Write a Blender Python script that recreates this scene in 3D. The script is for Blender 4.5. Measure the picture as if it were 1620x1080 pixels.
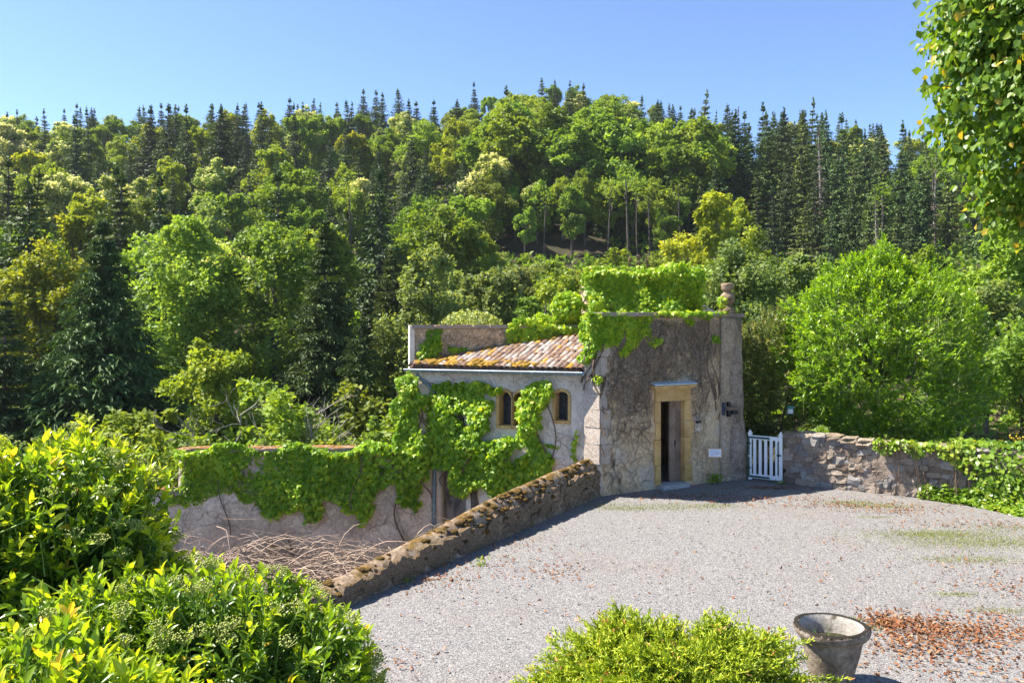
import bpy, math
import numpy as np
from mathutils import Vector, Matrix, Euler

rng = np.random.default_rng(11)
scn = bpy.context.scene
for o in list(bpy.data.objects):
    bpy.data.objects.remove(o)

# ------------------------------------------------------------------ camera, sky, sun, exposure
CAM_H, F, CX, HY = 3.8, 1250.0, 810.0, 515.0
cam_d = bpy.data.cameras.new('camera')
cam = bpy.data.objects.new('camera', cam_d)
scn.collection.objects.link(cam)
cam.location = (0, 0, CAM_H)
cam.rotation_euler = (math.radians(90), 0, 0)
cam_d.sensor_width = 36.0
cam_d.lens = 36.0 * F / 1620.0
cam_d.shift_y = -(540.0 - HY) / 1620.0
cam_d.clip_start = 0.1
cam_d.clip_end = 3000
scn.camera = cam

SUN = np.array([-2.95, 0.45, 4.05]); SUN /= np.linalg.norm(SUN)
SUN_EL = math.asin(SUN[2]); SUN_AZ = math.atan2(SUN[0], SUN[1])
world = bpy.data.worlds.new('World'); scn.world = world
world.use_nodes = True
wn = world.node_tree
wn.nodes.clear()
sky = wn.nodes.new('ShaderNodeTexSky')
sky.sky_type = 'NISHITA'; sky.sun_disc = False
sky.sun_elevation = SUN_EL; sky.sun_rotation = SUN_AZ
sky.altitude = 500; sky.air_density = 0.65; sky.dust_density = 0.4; sky.ozone_density = 5.0
bg = wn.nodes.new('ShaderNodeBackground'); bg.inputs['Strength'].default_value = 0.088
wo = wn.nodes.new('ShaderNodeOutputWorld')
wn.links.new(sky.outputs[0], bg.inputs[0]); wn.links.new(bg.outputs[0], wo.inputs[0])

sun_d = bpy.data.lights.new('sun', 'SUN')
sun_d.energy = 3.9; sun_d.angle = math.radians(0.5); sun_d.color = (1.0, 0.93, 0.82)
sun_o = bpy.data.objects.new('sun', sun_d)
scn.collection.objects.link(sun_o)
sun_o.location = (-30, 0, 60)
sun_o.rotation_euler = Vector(SUN).to_track_quat('Z', 'Y').to_euler()

scn.view_settings.view_transform = 'Standard'
scn.view_settings.look = 'None'
scn.view_settings.gamma = 1.0
scn.view_settings.use_curve_mapping = False
scn.view_settings.exposure = 1.85
scn.cycles.max_bounces = 8
scn.cycles.diffuse_bounces = 4
scn.cycles.transmission_bounces = 6
scn.cycles.transparent_max_bounces = 6
scn.cycles.use_denoising = True
scn.cycles.denoiser = 'OPENIMAGEDENOISE'
scn.cycles.denoising_input_passes = 'RGB_ALBEDO_NORMAL'
scn.cycles.denoising_prefilter = 'NONE'

# ------------------------------------------------------------------ small maths helpers
COL = scn.collection
def A(*v): return np.array(v, float)
def unit(v):
    v = np.asarray(v, float)
    return v / np.maximum(np.linalg.norm(v, axis=-1, keepdims=True), 1e-9)
def rnd(n, a=0.0, b=1.0): return a + (b - a) * rng.random(n)
def rdir(n): return unit(rng.normal(size=(n, 3)))
def smooth(a, b, x):
    t = np.clip((x - a) / (b - a), 0, 1); return t * t * (3 - 2 * t)
_K = [(rng.normal(size=3), rng.random() * 6.28) for _ in range(24)]
def noise(P, f=1.0, octaves=3):
    P = np.asarray(P, float); out = np.zeros(P.shape[:-1]); amp, fr = 1.0, f
    for o_ in range(octaves):
        for k, ph in _K[o_ * 6:o_ * 6 + 6]:
            out += amp * np.sin(P @ (k * fr) + ph) / 3.0
        amp *= 0.5; fr *= 2.1
    return out
def ray(px, py): return A((px - CX) / F, 1.0, (HY - py) / F)
def on_plane(px, py, p0, n):
    """The point of the upright plane (p0, n) seen at a pixel of the photograph."""
    d = ray(px, py); c = A(0, 0, CAM_H)
    t = ((p0 - c) @ n) / (d @ n)
    return c + d * t
def at_depth(px, py, y): return A(0, 0, CAM_H) + ray(px, py) * y
def on_ground(px, py, z=0.0):
    d = ray(px, py); return A(0, 0, CAM_H) + d * ((z - CAM_H) / d[2])
def in_poly(x, y, poly):
    p = np.asarray(poly, float); inside = np.zeros(len(x), bool)
    j = len(p) - 1
    for i in range(len(p)):
        xi, yi, xj, yj = p[i, 0], p[i, 1], p[j, 0], p[j, 1]
        c = ((yi > y) != (yj > y)) & (x < (xj - xi) * (y - yi) / (yj - yi + 1e-12) + xi)
        inside ^= c; j = i
    return inside
def in_frame_px(P):
    P = np.asarray(P, float); y = np.maximum(P[..., 1], 0.01)
    return CX + F * P[..., 0] / y, HY - F * (P[..., 2] - CAM_H) / y

# ------------------------------------------------------------------ mesh and object helpers
def new_mesh(name, V, faces, mats=None, midx=None, tint=None, smooth_=False):
    V = np.asarray(V, np.float32).reshape(-1, 3)
    groups = [np.asarray(f, np.int32) for f in faces if len(f)]
    me = bpy.data.meshes.new(name)
    me.vertices.add(len(V)); me.vertices.foreach_set('co', V.ravel())
    tot = np.concatenate([np.full(len(g), g.shape[1], np.int32) for g in groups])
    loops = np.concatenate([g.ravel() for g in groups])
    start = np.concatenate([[0], np.cumsum(tot)[:-1]]).astype(np.int32)
    me.loops.add(len(loops)); me.loops.foreach_set('vertex_index', loops)
    me.polygons.add(len(tot)); me.polygons.foreach_set('loop_start', start)
    me.polygons.foreach_set('loop_total', tot)
    if midx is not None: me.polygons.foreach_set('material_index', np.asarray(midx, np.int32))
    me.polygons.foreach_set('use_smooth', np.full(len(tot), bool(smooth_ or (tint is not None and np.ndim(tint) and len(tot) > 60))))
    if tint is not None:
        a = me.attributes.new('tint', 'FLOAT', 'POINT'); a.data.foreach_set('value', np.asarray(tint, np.float32))
    me.update(calc_edges=True)
    for m in ([mats] if not isinstance(mats, (list, tuple)) else mats):
        if m: me.materials.append(m)
    return me
def tag(o, label=None, cat=None, group=None, kind=None):
    if label: o['label'] = label
    if cat: o['category'] = cat
    if group: o['group'] = group
    if kind: o['kind'] = kind
    return o
def thing(name, loc, label, cat, group=None):
    o = bpy.data.objects.new(name, None); COL.objects.link(o)
    o.location = loc; o.empty_display_size = 0.2
    return tag(o, label, cat, group)
def world_loc(o):
    p = A(0, 0, 0)
    while o is not None: p = p + np.array(o.location); o = o.parent
    return p
def put(name, V, faces, mat, parent=None, loc=None, label=None, kind=None, midx=None, tint=None, smooth_=False):
    """One mesh object from world-space vertices, stored relative to its parent (or to loc)."""
    V = np.asarray(V, float).reshape(-1, 3)
    base = world_loc(parent) if parent is not None else A(0, 0, 0)
    off = np.asarray(loc, float) if loc is not None else base
    me = new_mesh(name, V - off, faces, mat, midx, tint, smooth_)
    o = bpy.data.objects.new(name, me); COL.objects.link(o)
    o.location = off - base
    if parent is not None: o.parent = parent
    return tag(o, label, kind=kind)
def inst(name, me, M, parent=None, label=None):
    """An object that shares mesh data, placed by a world matrix (parents here are unrotated)."""
    o = bpy.data.objects.new(name, me); COL.objects.link(o)
    if parent is not None:
        o.parent = parent
        M = Matrix.Translation(-Vector(world_loc(parent))) @ M
    o.matrix_basis = M
    return tag(o, label)
def frame(x, y, z, p, s=(1, 1, 1)):
    M = Matrix.Identity(4)
    for i, (v, k) in enumerate(zip((x, y, z), s)):
        for r in range(3): M[r][i] = v[r] * k
    for r in range(3): M[r][3] = p[r]
    return M
class Build:
    """Collects pieces into one mesh."""
    def __init__(s): s.V, s.F, s.T, s.n = [], {}, [], 0
    def add(s, V, *faces, tint=0.5):
        V = np.asarray(V, float).reshape(-1, 3)
        for f in faces:
            f = np.asarray(f, np.int64)
            if len(f): s.F.setdefault(f.shape[1], []).append(f + s.n)
        s.V.append(V); s.T.append(np.broadcast_to(np.asarray(tint, float), (len(V),))); s.n += len(V)
    def data(s): return np.concatenate(s.V), [np.concatenate(v) for v in s.F.values()], np.concatenate(s.T)
    def put(s, name, mat, parent=None, **k):
        V, Fc, T = s.data(); return put(name, V, Fc, mat, parent, tint=T, **k)
    def mesh(s, name, mat, **k):
        V, Fc, T = s.data(); return new_mesh(name, V, Fc, mat, tint=T, **k)
BOXF = np.array([(0, 3, 2, 1), (4, 5, 6, 7), (0, 1, 5, 4), (1, 2, 6, 5), (2, 3, 7, 6), (3, 0, 4, 7)])
def obox(c, x, y, z, hx, hy, hz):
    c, x, y, z = map(np.asarray, (c, x, y, z))
    s = [(-1, -1, -1), (1, -1, -1), (1, 1, -1), (-1, 1, -1), (-1, -1, 1), (1, -1, 1), (1, 1, 1), (-1, 1, 1)]
    return np.array([c + a * hx * x + b * hy * y + d * hz * z for a, b, d in s])
def rough_block(n=3, rnd_=0.35, jit=0.06, seed=0):
    """Unit stone (half size 1): a cube of n x n facets a side, rounded and knocked about."""
    r = np.random.default_rng(seed); idx = {}; V = []; Fq = []
    def vid(p):
        k = tuple(np.round(p, 4))
        if k not in idx: idx[k] = len(V); V.append(p)
        return idx[k]
    for ax in range(3):
        for sg in (-1, 1):
            for i in range(n - 1):
                for j in range(n - 1):
                    q = []
                    for a, b in ((i, j), (i + 1, j), (i + 1, j + 1), (i, j + 1)):
                        p = np.zeros(3); p[ax] = sg
                        p[(ax + 1) % 3] = -1 + 2 * a / (n - 1); p[(ax + 2) % 3] = -1 + 2 * b / (n - 1)
                        q.append(vid(p))
                    Fq.append(q if sg > 0 else q[::-1])
    V = np.array(V)
    sph = V / np.linalg.norm(V, axis=1, keepdims=True) * 1.15
    V = V * (1 - rnd_) + sph * rnd_ + r.normal(size=V.shape) * jit
    return V, np.array(Fq)
def tube(P, R, n=5, cap=False):
    P = np.asarray(P, float); m = len(P); R = np.broadcast_to(np.asarray(R, float), (m,))
    T = unit(np.gradient(P, axis=0))
    ref = np.where(np.abs(T[:, 2:3]) > 0.9, A(1, 0, 0), A(0, 0, 1))
    X = unit(np.cross(T, ref)); Y = np.cross(T, X)
    a = np.arange(n) / n * 2 * np.pi
    V = P[:, None] + R[:, None, None] * (np.cos(a)[None, :, None] * X[:, None] + np.sin(a)[None, :, None] * Y[:, None])
    i, j = np.meshgrid(np.arange(m - 1), np.arange(n), indexing='ij'); j2 = (j + 1) % n
    Fq = np.stack([i * n + j, i * n + j2, (i + 1) * n + j2, (i + 1) * n + j], -1).reshape(-1, 4)
    return V.reshape(-1, 3), Fq
def lathe(prof, n=28, c=(0, 0, 0), wob=0.0):
    prof = np.asarray(prof, float); m = len(prof); a = np.arange(n) / n * 2 * np.pi
    V = np.stack([prof[:, None, 0] * np.cos(a), prof[:, None, 0] * np.sin(a), np.repeat(prof[:, 1:2], n, 1)], -1)
    if wob: V[..., :2] *= (1 + wob * noise(V * 3.0))[..., None]; V[..., 2] += wob * 0.3 * noise(V * 4.0 + 7)
    i, j = np.meshgrid(np.arange(m - 1), np.arange(n), indexing='ij'); j2 = (j + 1) % n
    Fq = np.stack([i * n + j, i * n + j2, (i + 1) * n + j2, (i + 1) * n + j], -1).reshape(-1, 4)
    return V.reshape(-1, 3) + np.asarray(c), Fq

# leaf shapes: u along the leaf, v across, w along its normal
LEAF = {
    'quad': (A((0, 0, 0), (.5, .5, .12), (1, 0, -.1), (.5, -.5, .12)).reshape(-1, 3), [(0, 1, 2), (0, 2, 3)]),
    'tri': (A((0, -.35, 0), (0, .35, 0), (1, 0, -.1)).reshape(-1, 3), [(0, 2, 1)]),
    'spray': (A((0, 0, 0), (.35, .5, -.08), (1, .12, -.18), (1, -.12, -.18), (.35, -.5, -.08)).reshape(-1, 3), [(0, 1, 2), (0, 2, 3), (0, 3, 4)]),
    'oval': (A((0, 0, 0), (.35, 0, .03), (.7, 0, .0), (1, 0, -.1), (.3, .42, .11), (.68, .36, .07), (.3, -.42, .11), (.68, -.36, .07)).reshape(-1, 3),
             [(0, 6, 1), (0, 1, 4), (1, 6, 7), (1, 7, 2), (1, 2, 5), (1, 5, 4), (2, 7, 3), (2, 3, 5)]),
    'oval4': (A((0, 0, 0), (.45, 0, .0), (1, 0, -.1), (.45, .45, .09), (.45, -.45, .09)).reshape(-1, 3), [(0, 4, 1), (0, 1, 3), (1, 4, 2), (1, 2, 3)]),
    'lobed': (A((0, 0, 0), (.1, .45, .02), (.5, .62, -.1), (.55, .25, .05), (1, 0, -.16), (.55, -.25, .05), (.5, -.62, -.1), (.1, -.45, .02), (.4, 0, .08)).reshape(-1, 3),
              [(0, 8, 1), (1, 8, 3), (1, 3, 2), (3, 8, 4), (8, 5, 4), (7, 5, 8), (7, 6, 5), (0, 7, 8)]),
    'heart': (A((0, 0, 0), (-.08, .3, .04), (.3, .52, .04), (.7, .3, 0), (1, 0, -.12), (.7, -.3, 0), (.3, -.52, .04), (-.08, -.3, .04), (.4, 0, -.03)).reshape(-1, 3),
              [(0, 8, 1), (1, 8, 2), (2, 8, 3), (3, 8, 4), (4, 8, 5), (5, 8, 6), (6, 8, 7), (7, 8, 0)]),
}
def leaves(B, kind, P, D, N, L, W, tint):
    """Add one leaf per row: base P, along D, facing N, length L, width W."""
    T, Ft = LEAF[kind]; P = np.asarray(P, float); n = len(P)
    D = unit(D); S = unit(np.cross(N, D)); N2 = np.cross(D, S)
    L = np.broadcast_to(np.asarray(L, float), (n,))[:, None, None]; W = np.broadcast_to(np.asarray(W, float), (n,))[:, None, None]
    V = P[:, None] + T[None, :, 0:1] * L * D[:, None] + T[None, :, 1:2] * W * S[:, None] + T[None, :, 2:3] * L * N2[:, None]
    k = len(T); Fq = np.asarray(Ft)[None] + (np.arange(n) * k)[:, None, None]
    B.add(V.reshape(-1, 3), Fq.reshape(-1, 3), tint=np.repeat(np.broadcast_to(np.asarray(tint, float), (n,)), k))
_leafmesh = {}
def single_leaves(parent, kind, P, D, N, L, W, tint, mat, pick):
    """The leaves that show largest, each an object of its own sharing mesh data."""
    D = unit(D); S = unit(np.cross(N, D)); N2 = np.cross(D, S)
    L = np.broadcast_to(np.asarray(L, float), (len(P),)); W = np.broadcast_to(np.asarray(W, float), (len(P),))
    for i in pick:
        q = int(np.clip(round(float(tint[i]) * 7), 0, 7)); key = (kind, mat.name, q)
        if key not in _leafmesh:
            T, Ft = LEAF[kind]; _leafmesh[key] = new_mesh('leaf', T, [np.array(Ft)], mat, tint=np.full(len(T), q / 7))
        inst('leaf', _leafmesh[key], frame(D[i], S[i], N2[i], P[i], (L[i], W[i], L[i])), parent)

# ------------------------------------------------------------------ materials
def nodes(name):
    m = bpy.data.materials.new(name); m.use_nodes = True
    nt = m.node_tree; nt.nodes.clear()
    out = nt.nodes.new('ShaderNodeOutputMaterial')
    def N(t, **k):
        n = nt.nodes.new('ShaderNode' + t)
        for a, v in k.items():
            if a.startswith('i_'): n.inputs[a[2:].replace('_', ' ')].default_value = v
            else: setattr(n, a, v)
        return n
    return m, nt, N, nt.links.new, out
def ramp(N, pts):
    r = N('ValToRGB'); e = r.color_ramp.elements
    while len(e) < len(pts): e.new(0.5)
    for el, (p, c) in zip(e, pts): el.position = p; el.color = (*c, 1)
    return r
def leaf_mat(name, stops, trans=0.4, rough=0.5, var=0.12, hue=0.015, spec=0.3, tcol=(1.35, 1.25, 0.5)):
    m, nt, N, link, out = nodes(name)
    at = N('Attribute', attribute_name='tint')
    r = ramp(N, stops); link(at.outputs['Fac'], r.inputs[0])
    oi = N('ObjectInfo'); hs = N('HueSaturation')
    mr = N('MapRange'); mr.inputs[3].default_value = 1 - var; mr.inputs[4].default_value = 1 + var
    link(oi.outputs['Random'], mr.inputs[0]); link(mr.outputs[0], hs.inputs['Value'])
    m7 = N('Math', operation='MULTIPLY'); m7.inputs[1].default_value = 7.31; link(oi.outputs['Random'], m7.inputs[0])
    fr = N('Math', operation='FRACT'); link(m7.outputs[0], fr.inputs[0])
    m2 = N('MapRange'); m2.inputs[3].default_value = 0.5 - hue; m2.inputs[4].default_value = 0.5 + hue
    link(fr.outputs[0], m2.inputs[0]); link(m2.outputs[0], hs.inputs['Hue'])
    link(r.outputs[0], hs.inputs['Color'])
    p = N('BsdfPrincipled'); p.inputs['Roughness'].default_value = rough; p.inputs['Specular IOR Level'].default_value = spec
    link(hs.outputs[0], p.inputs['Base Color'])
    mul = N('Mix', data_type='RGBA', blend_type='MULTIPLY'); mul.inputs[0].default_value = 1
    link(hs.outputs[0], mul.inputs[6]); mul.inputs[7].default_value = (*tcol, 1)
    t = N('BsdfTranslucent'); link(mul.outputs[2], t.inputs[0])
    mx = N('MixShader'); mx.inputs[0].default_value = trans
    link(p.outputs[0], mx.inputs[1]); link(t.outputs[0], mx.inputs[2]); link(mx.outputs[0], out.inputs[0])
    return m
def stone_mat(name, cols, scale=1.5, fine=25.0, bump=0.4, rough=0.9, moss=None, speck=0.35, stain=None, rnd_var=0.0, coord='Object', spec=0.2):
    """Weathered stone or plaster: broad blotches, fine grain, optional moss on upward faces and dark stains."""
    m, nt, N, link, out = nodes(name)
    tc = N('TexCoord'); C = tc.outputs[coord]
    oi = N('ObjectInfo')
    ad = N('VectorMath', operation='ADD'); link(C, ad.inputs[0])
    sc = N('VectorMath', operation='SCALE'); sc.inputs[3].default_value = 40.0 if rnd_var else 0.0
    cb = N('CombineXYZ'); link(oi.outputs['Random'], cb.inputs[0]); link(oi.outputs['Random'], cb.inputs[1])
    link(cb.outputs[0], sc.inputs[0]); link(sc.outputs[0], ad.inputs[1]); C = ad.outputs[0]
    n1 = N('TexNoise', i_Scale=scale, i_Detail=8.0, i_Roughness=0.65, i_Distortion=0.4); link(C, n1.inputs['Vector'])
    k = len(cols); r = ramp(N, [(0.28 + 0.44 * i / max(k - 1, 1), c) for i, c in enumerate(cols)]); link(n1.outputs[0], r.inputs[0])
    n2 = N('TexNoise', i_Scale=fine, i_Detail=6.0, i_Roughness=0.7); link(C, n2.inputs['Vector'])
    mr = N('MapRange'); mr.inputs[1].default_value = 0.3; mr.inputs[2].default_value = 0.7
    mr.inputs[3].default_value = 1 - speck; mr.inputs[4].default_value = 1 + speck; link(n2.outputs[0], mr.inputs[0])
    mu = N('Mix', data_type='RGBA', blend_type='MULTIPLY'); mu.inputs[0].default_value = 1
    link(r.outputs[0], mu.inputs[6]); link(mr.outputs[0], mu.inputs[7]); col = mu.outputs[2]
    if rnd_var:
        hv = N('HueSaturation'); m3 = N('MapRange'); m3.inputs[3].default_value = 1 - rnd_var; m3.inputs[4].default_value = 1 + rnd_var
        link(oi.outputs['Random'], m3.inputs[0]); link(m3.outputs[0], hv.inputs['Value']); link(col, hv.inputs['Color']); col = hv.outputs[0]
    for sti in (stain or []):
        c, ssc, lo, hi, stretch = sti
        mp = N('Mapping'); mp.inputs['Scale'].default_value = stretch; link(C, mp.inputs[0])
        n3 = N('TexNoise', i_Scale=ssc, i_Detail=5.0, i_Roughness=0.6); link(mp.outputs[0], n3.inputs['Vector'])
        s3 = N('MapRange', interpolation_type='SMOOTHSTEP'); s3.inputs[1].default_value = lo; s3.inputs[2].default_value = hi
        link(n3.outputs[0], s3.inputs[0])
        mx = N('Mix', data_type='RGBA'); link(s3.outputs[0], mx.inputs[0]); link(col, mx.inputs[6]); mx.inputs[7].default_value = (*c, 1); col = mx.outputs[2]
    if moss:
        c, up, amount, msc = moss
        g = N('NewGeometry'); sx = N('SeparateXYZ'); link(g.outputs['Normal'], sx.inputs[0])
        n4 = N('TexNoise', i_Scale=msc, i_Detail=6.0, i_Roughness=0.7); link(C, n4.inputs['Vector'])
        m4 = N('Math', operation='MULTIPLY_ADD'); link(sx.outputs[2], m4.inputs[0]); m4.inputs[1].default_value = up; link(n4.outputs[0], m4.inputs[2])
        s4 = N('MapRange', interpolation_type='SMOOTHSTEP'); s4.inputs[1].default_value = 1 - amount; s4.inputs[2].default_value = 1.12 - amount
        link(m4.outputs[0], s4.inputs[0])
        n5 = N('TexNoise', i_Scale=msc * 6, i_Detail=4.0); link(C, n5.inputs['Vector'])
        rr = ramp(N, [(0.3, tuple(v * 0.45 for v in c)), (0.55, c), (0.75, tuple(min(v * 1.5, 0.6) for v in c))]); link(n5.outputs[0], rr.inputs[0])
        mx = N('Mix', data_type='RGBA'); link(s4.outputs[0], mx.inputs[0]); link(col, mx.inputs[6]); link(rr.outputs[0], mx.inputs[7]); col = mx.outputs[2]
    p = N('BsdfPrincipled', i_Roughness=rough); p.inputs['Specular IOR Level'].default_value = spec
    link(col, p.inputs['Base Color'])
    n6 = N('TexNoise', i_Scale=fine * 0.6, i_Detail=8.0, i_Roughness=0.75); link(C, n6.inputs['Vector'])
    b = N('Bump'); b.inputs['Strength'].default_value = bump; b.inputs['Distance'].default_value = 0.06
    link(n6.outputs[0], b.inputs['Height']); link(b.outputs[0], p.inputs['Normal'])
    link(p.outputs[0], out.inputs[0])
    return m
def plain_mat(name, c, rough=0.6, metal=0.0, fine=30.0, var=0.15, bump=0.1, spec=0.4):
    m, nt, N, link, out = nodes(name)
    tc = N('TexCoord'); n1 = N('TexNoise', i_Scale=fine, i_Detail=5.0); link(tc.outputs['Object'], n1.inputs['Vector'])
    r = ramp(N, [(0.3, tuple(v * (1 - var) for v in c)), (0.7, tuple(min(v * (1 + var), 1) for v in c))]); link(n1.outputs[0], r.inputs[0])
    p = N('BsdfPrincipled', i_Roughness=rough, i_Metallic=metal); p.inputs['Specular IOR Level'].default_value = spec
    link(r.outputs[0], p.inputs['Base Color'])
    b = N('Bump'); b.inputs['Strength'].default_value = bump; b.inputs['Distance'].default_value = 0.01
    link(n1.outputs[0], b.inputs['Height']); link(b.outputs[0], p.inputs['Normal'])
    link(p.outputs[0], out.inputs[0]); return m
def gravel_mat():
    m, nt, N, link, out = nodes('gravel')
    tc = N('TexCoord'); C = tc.outputs['Object']
    v = N('TexVoronoi', i_Scale=90.0, feature='F1'); link(C, v.inputs['Vector'])
    bw = N('SeparateColor'); link(v.outputs['Color'], bw.inputs[0])
    r = ramp(N, [(0.0, (0.060, 0.060, 0.062)), (0.25, (0.138, 0.137, 0.140)), (0.5, (0.196, 0.190, 0.186)), (0.78, (0.254, 0.243, 0.234)), (1.0, (0.38, 0.366, 0.348))])
    link(bw.outputs[0], r.inputs[0])
    v2 = N('TexVoronoi', i_Scale=34.0, feature='F1'); link(C, v2.inputs['Vector'])
    b2 = N('SeparateColor'); link(v2.outputs['Color'], b2.inputs[0])
    r2 = ramp(N, [(0.0, (0.78, 0.78, 0.80)), (0.5, (0.90, 0.89, 0.89)), (1.0, (1.04, 1.02, 1.0))]); link(b2.outputs[1], r2.inputs[0])
    mu = N('Mix', data_type='RGBA', blend_type='MULTIPLY'); mu.inputs[0].default_value = 1; link(r.outputs[0], mu.inputs[6]); link(r2.outputs[0], mu.inputs[7])
    n = N('TexNoise', i_Scale=0.45, i_Detail=7.0, i_Roughness=0.7); link(C, n.inputs['Vector'])
    s = N('MapRange', interpolation_type='SMOOTHSTEP'); s.inputs[1].default_value = 0.48; s.inputs[2].default_value = 0.72; s.inputs[4].default_value = 0.65; link(n.outputs[0], s.inputs[0])
    d = N('Mix', data_type='RGBA', blend_type='MULTIPLY'); link(s.outputs[0], d.inputs[0]); link(mu.outputs[2], d.inputs[6]); d.inputs[7].default_value = (0.97, 0.87, 0.80, 1)
    n2 = N('TexNoise', i_Scale=1.1, i_Detail=8.0, i_Roughness=0.75); link(C, n2.inputs['Vector'])
    s2 = N('MapRange', interpolation_type='SMOOTHSTEP'); s2.inputs[1].default_value = 0.60; s2.inputs[2].default_value = 0.74; s2.inputs[4].default_value = 0.5; link(n2.outputs[0], s2.inputs[0])
    d2 = N('Mix', data_type='RGBA'); link(s2.outputs[0], d2.inputs[0]); link(d.outputs[2], d2.inputs[6]); d2.inputs[7].default_value = (0.30, 0.245, 0.175, 1)
    p = N('BsdfPrincipled', i_Roughness=0.85); p.inputs['Specular IOR Level'].default_value = 0.2; link(d2.outputs[2], p.inputs['Base Color'])
    b = N('Bump'); b.inputs['Strength'].default_value = 0.5; b.inputs['Distance'].default_value = 0.008; b.invert = True
    link(v.outputs['Distance'], b.inputs['Height']); link(b.outputs[0], p.inputs['Normal']); link(p.outputs[0], out.inputs[0]); return m

M = {}
M['gravel'] = gravel_mat()
M['soil'] = stone_mat('forest_soil', [(0.02, 0.025, 0.010), (0.04, 0.036, 0.018), (0.08, 0.05, 0.03)], scale=0.35, fine=3.0, bump=0.5)
M['plaster_warm'] = stone_mat('brown_render', [(0.34, 0.235, 0.135), (0.56, 0.41, 0.255), (0.70, 0.56, 0.39)], scale=1.3, fine=16, bump=0.7, speck=0.5,
    stain=[((0.55, 0.48, 0.39), 1.1, 0.54, 0.68, (1, 1, 1)), ((0.42, 0.33, 0.10), 1.5, 0.60, 0.74, (1, 1, 0.6)), ((0.07, 0.055, 0.04), 2.3, 0.60, 0.74, (1, 1, 0.5))])
M['plaster_pale'] = stone_mat('pale_render', [(0.52, 0.44, 0.36), (0.70, 0.62, 0.53), (0.80, 0.73, 0.65)], scale=1.6, fine=20, bump=0.5, speck=0.2,
    stain=[((0.30, 0.25, 0.20), 1.8, 0.60, 0.78, (1, 1, 0.5))])
M['plaster_garden'] = stone_mat('garden_render', [(0.34, 0.26, 0.19), (0.56, 0.46, 0.36), (0.72, 0.63, 0.53)], scale=1.0, fine=14, bump=0.6, speck=0.35,
    stain=[((0.36, 0.27, 0.07), 0.8, 0.60, 0.72, (1, 1, 0.6)), ((0.14, 0.11, 0.09), 1.6, 0.58, 0.74, (1, 1, 0.4))])
M['pilaster'] = stone_mat('pilaster_render', [(0.24, 0.18, 0.125), (0.38, 0.30, 0.22), (0.52, 0.43, 0.33)], scale=1.6, fine=15, bump=0.7, speck=0.45, stain=[((0.14, 0.11, 0.08), 1.8, 0.56, 0.72, (1, 1, 0.4))])
M['plaster_grey'] = stone_mat('grey_render', [(0.19, 0.155, 0.13), (0.29, 0.245, 0.205), (0.39, 0.34, 0.29)], scale=2.0, fine=12, bump=0.4, speck=0.25,
    stain=[((0.10, 0.09, 0.09), 2.0, 0.55, 0.70, (1, 1, 0.5))])
M['quoin'] = stone_mat('quoin_stone', [(0.42, 0.31, 0.23), (0.58, 0.49, 0.41), (0.66, 0.60, 0.54)], scale=3.0, fine=14, bump=0.9, speck=0.4, rnd_var=0.15,
    stain=[((0.20, 0.12, 0.08), 7.0, 0.60, 0.72, (1, 1, 1))])
M['ochre'] = stone_mat('ochre_sandstone', [(0.40, 0.235, 0.085), (0.54, 0.345, 0.135), (0.60, 0.43, 0.22)], scale=2.6, fine=18, bump=0.35, speck=0.18, rnd_var=0.1,
    stain=[((0.45, 0.40, 0.33), 3.2, 0.62, 0.76, (1, 1, 1)), ((0.25, 0.13, 0.05), 5.0, 0.64, 0.76, (1, 1, 1))])
M['step'] = stone_mat('step_stone', [(0.30, 0.30, 0.30), (0.45, 0.45, 0.46)], scale=4, fine=20, bump=0.3)
M['rubble'] = [stone_mat('rubble_stone_%s' % n, c, scale=4.0, fine=16, bump=0.9, speck=0.4, rnd_var=0.25, moss=((0.20, 0.15, 0.03), 0.25, 0.28, 3.0),
    stain=[((0.06, 0.05, 0.045), 4.0, 0.58, 0.72, (1, 1, 1))])
    for n, c in (('tan', [(0.22, 0.17, 0.125), (0.42, 0.34, 0.27), (0.56, 0.48, 0.41)]), ('grey', [(0.18, 0.165, 0.155), (0.38, 0.35, 0.33), (0.54, 0.51, 0.48)]), ('brown', [(0.15, 0.105, 0.08), (0.31, 0.235, 0.18), (0.46, 0.38, 0.31)]))]
M['mortar'] = stone_mat('wall_mortar', [(0.15, 0.115, 0.085), (0.30, 0.24, 0.19), (0.44, 0.37, 0.31)], scale=3.0, fine=18, bump=0.9, speck=0.5, moss=((0.17, 0.13, 0.03), 0.2, 0.32, 2.5))
M['low_wall'] = stone_mat('mossy_rubble', [(0.13, 0.088, 0.055), (0.27, 0.195, 0.13), (0.48, 0.39, 0.30)], scale=3.5, fine=14, bump=1.0, speck=0.5,
    moss=((0.20, 0.12, 0.03), 0.12, 0.42, 2.2), stain=[((0.38, 0.34, 0.31), 3.0, 0.60, 0.72, (1, 1, 1))])
M['coping'] = stone_mat('lichen_coping', [(0.30, 0.23, 0.18), (0.42, 0.35, 0.29), (0.50, 0.43, 0.38)], scale=3.0, fine=14, bump=0.8, speck=0.35, moss=((0.27, 0.125, 0.022), 0.2, 0.42, 2.5), rnd_var=0.12)
M['moss'] = stone_mat('golden_moss', [(0.16, 0.10, 0.015), (0.34, 0.20, 0.03), (0.46, 0.29, 0.05)], scale=8, fine=40, bump=1.0, speck=0.5)
M['moss_dark'] = stone_mat('olive_moss', [(0.05, 0.032, 0.010), (0.13, 0.078, 0.018), (0.24, 0.14, 0.03)], scale=8, fine=40, bump=1.0, speck=0.5)
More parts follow.
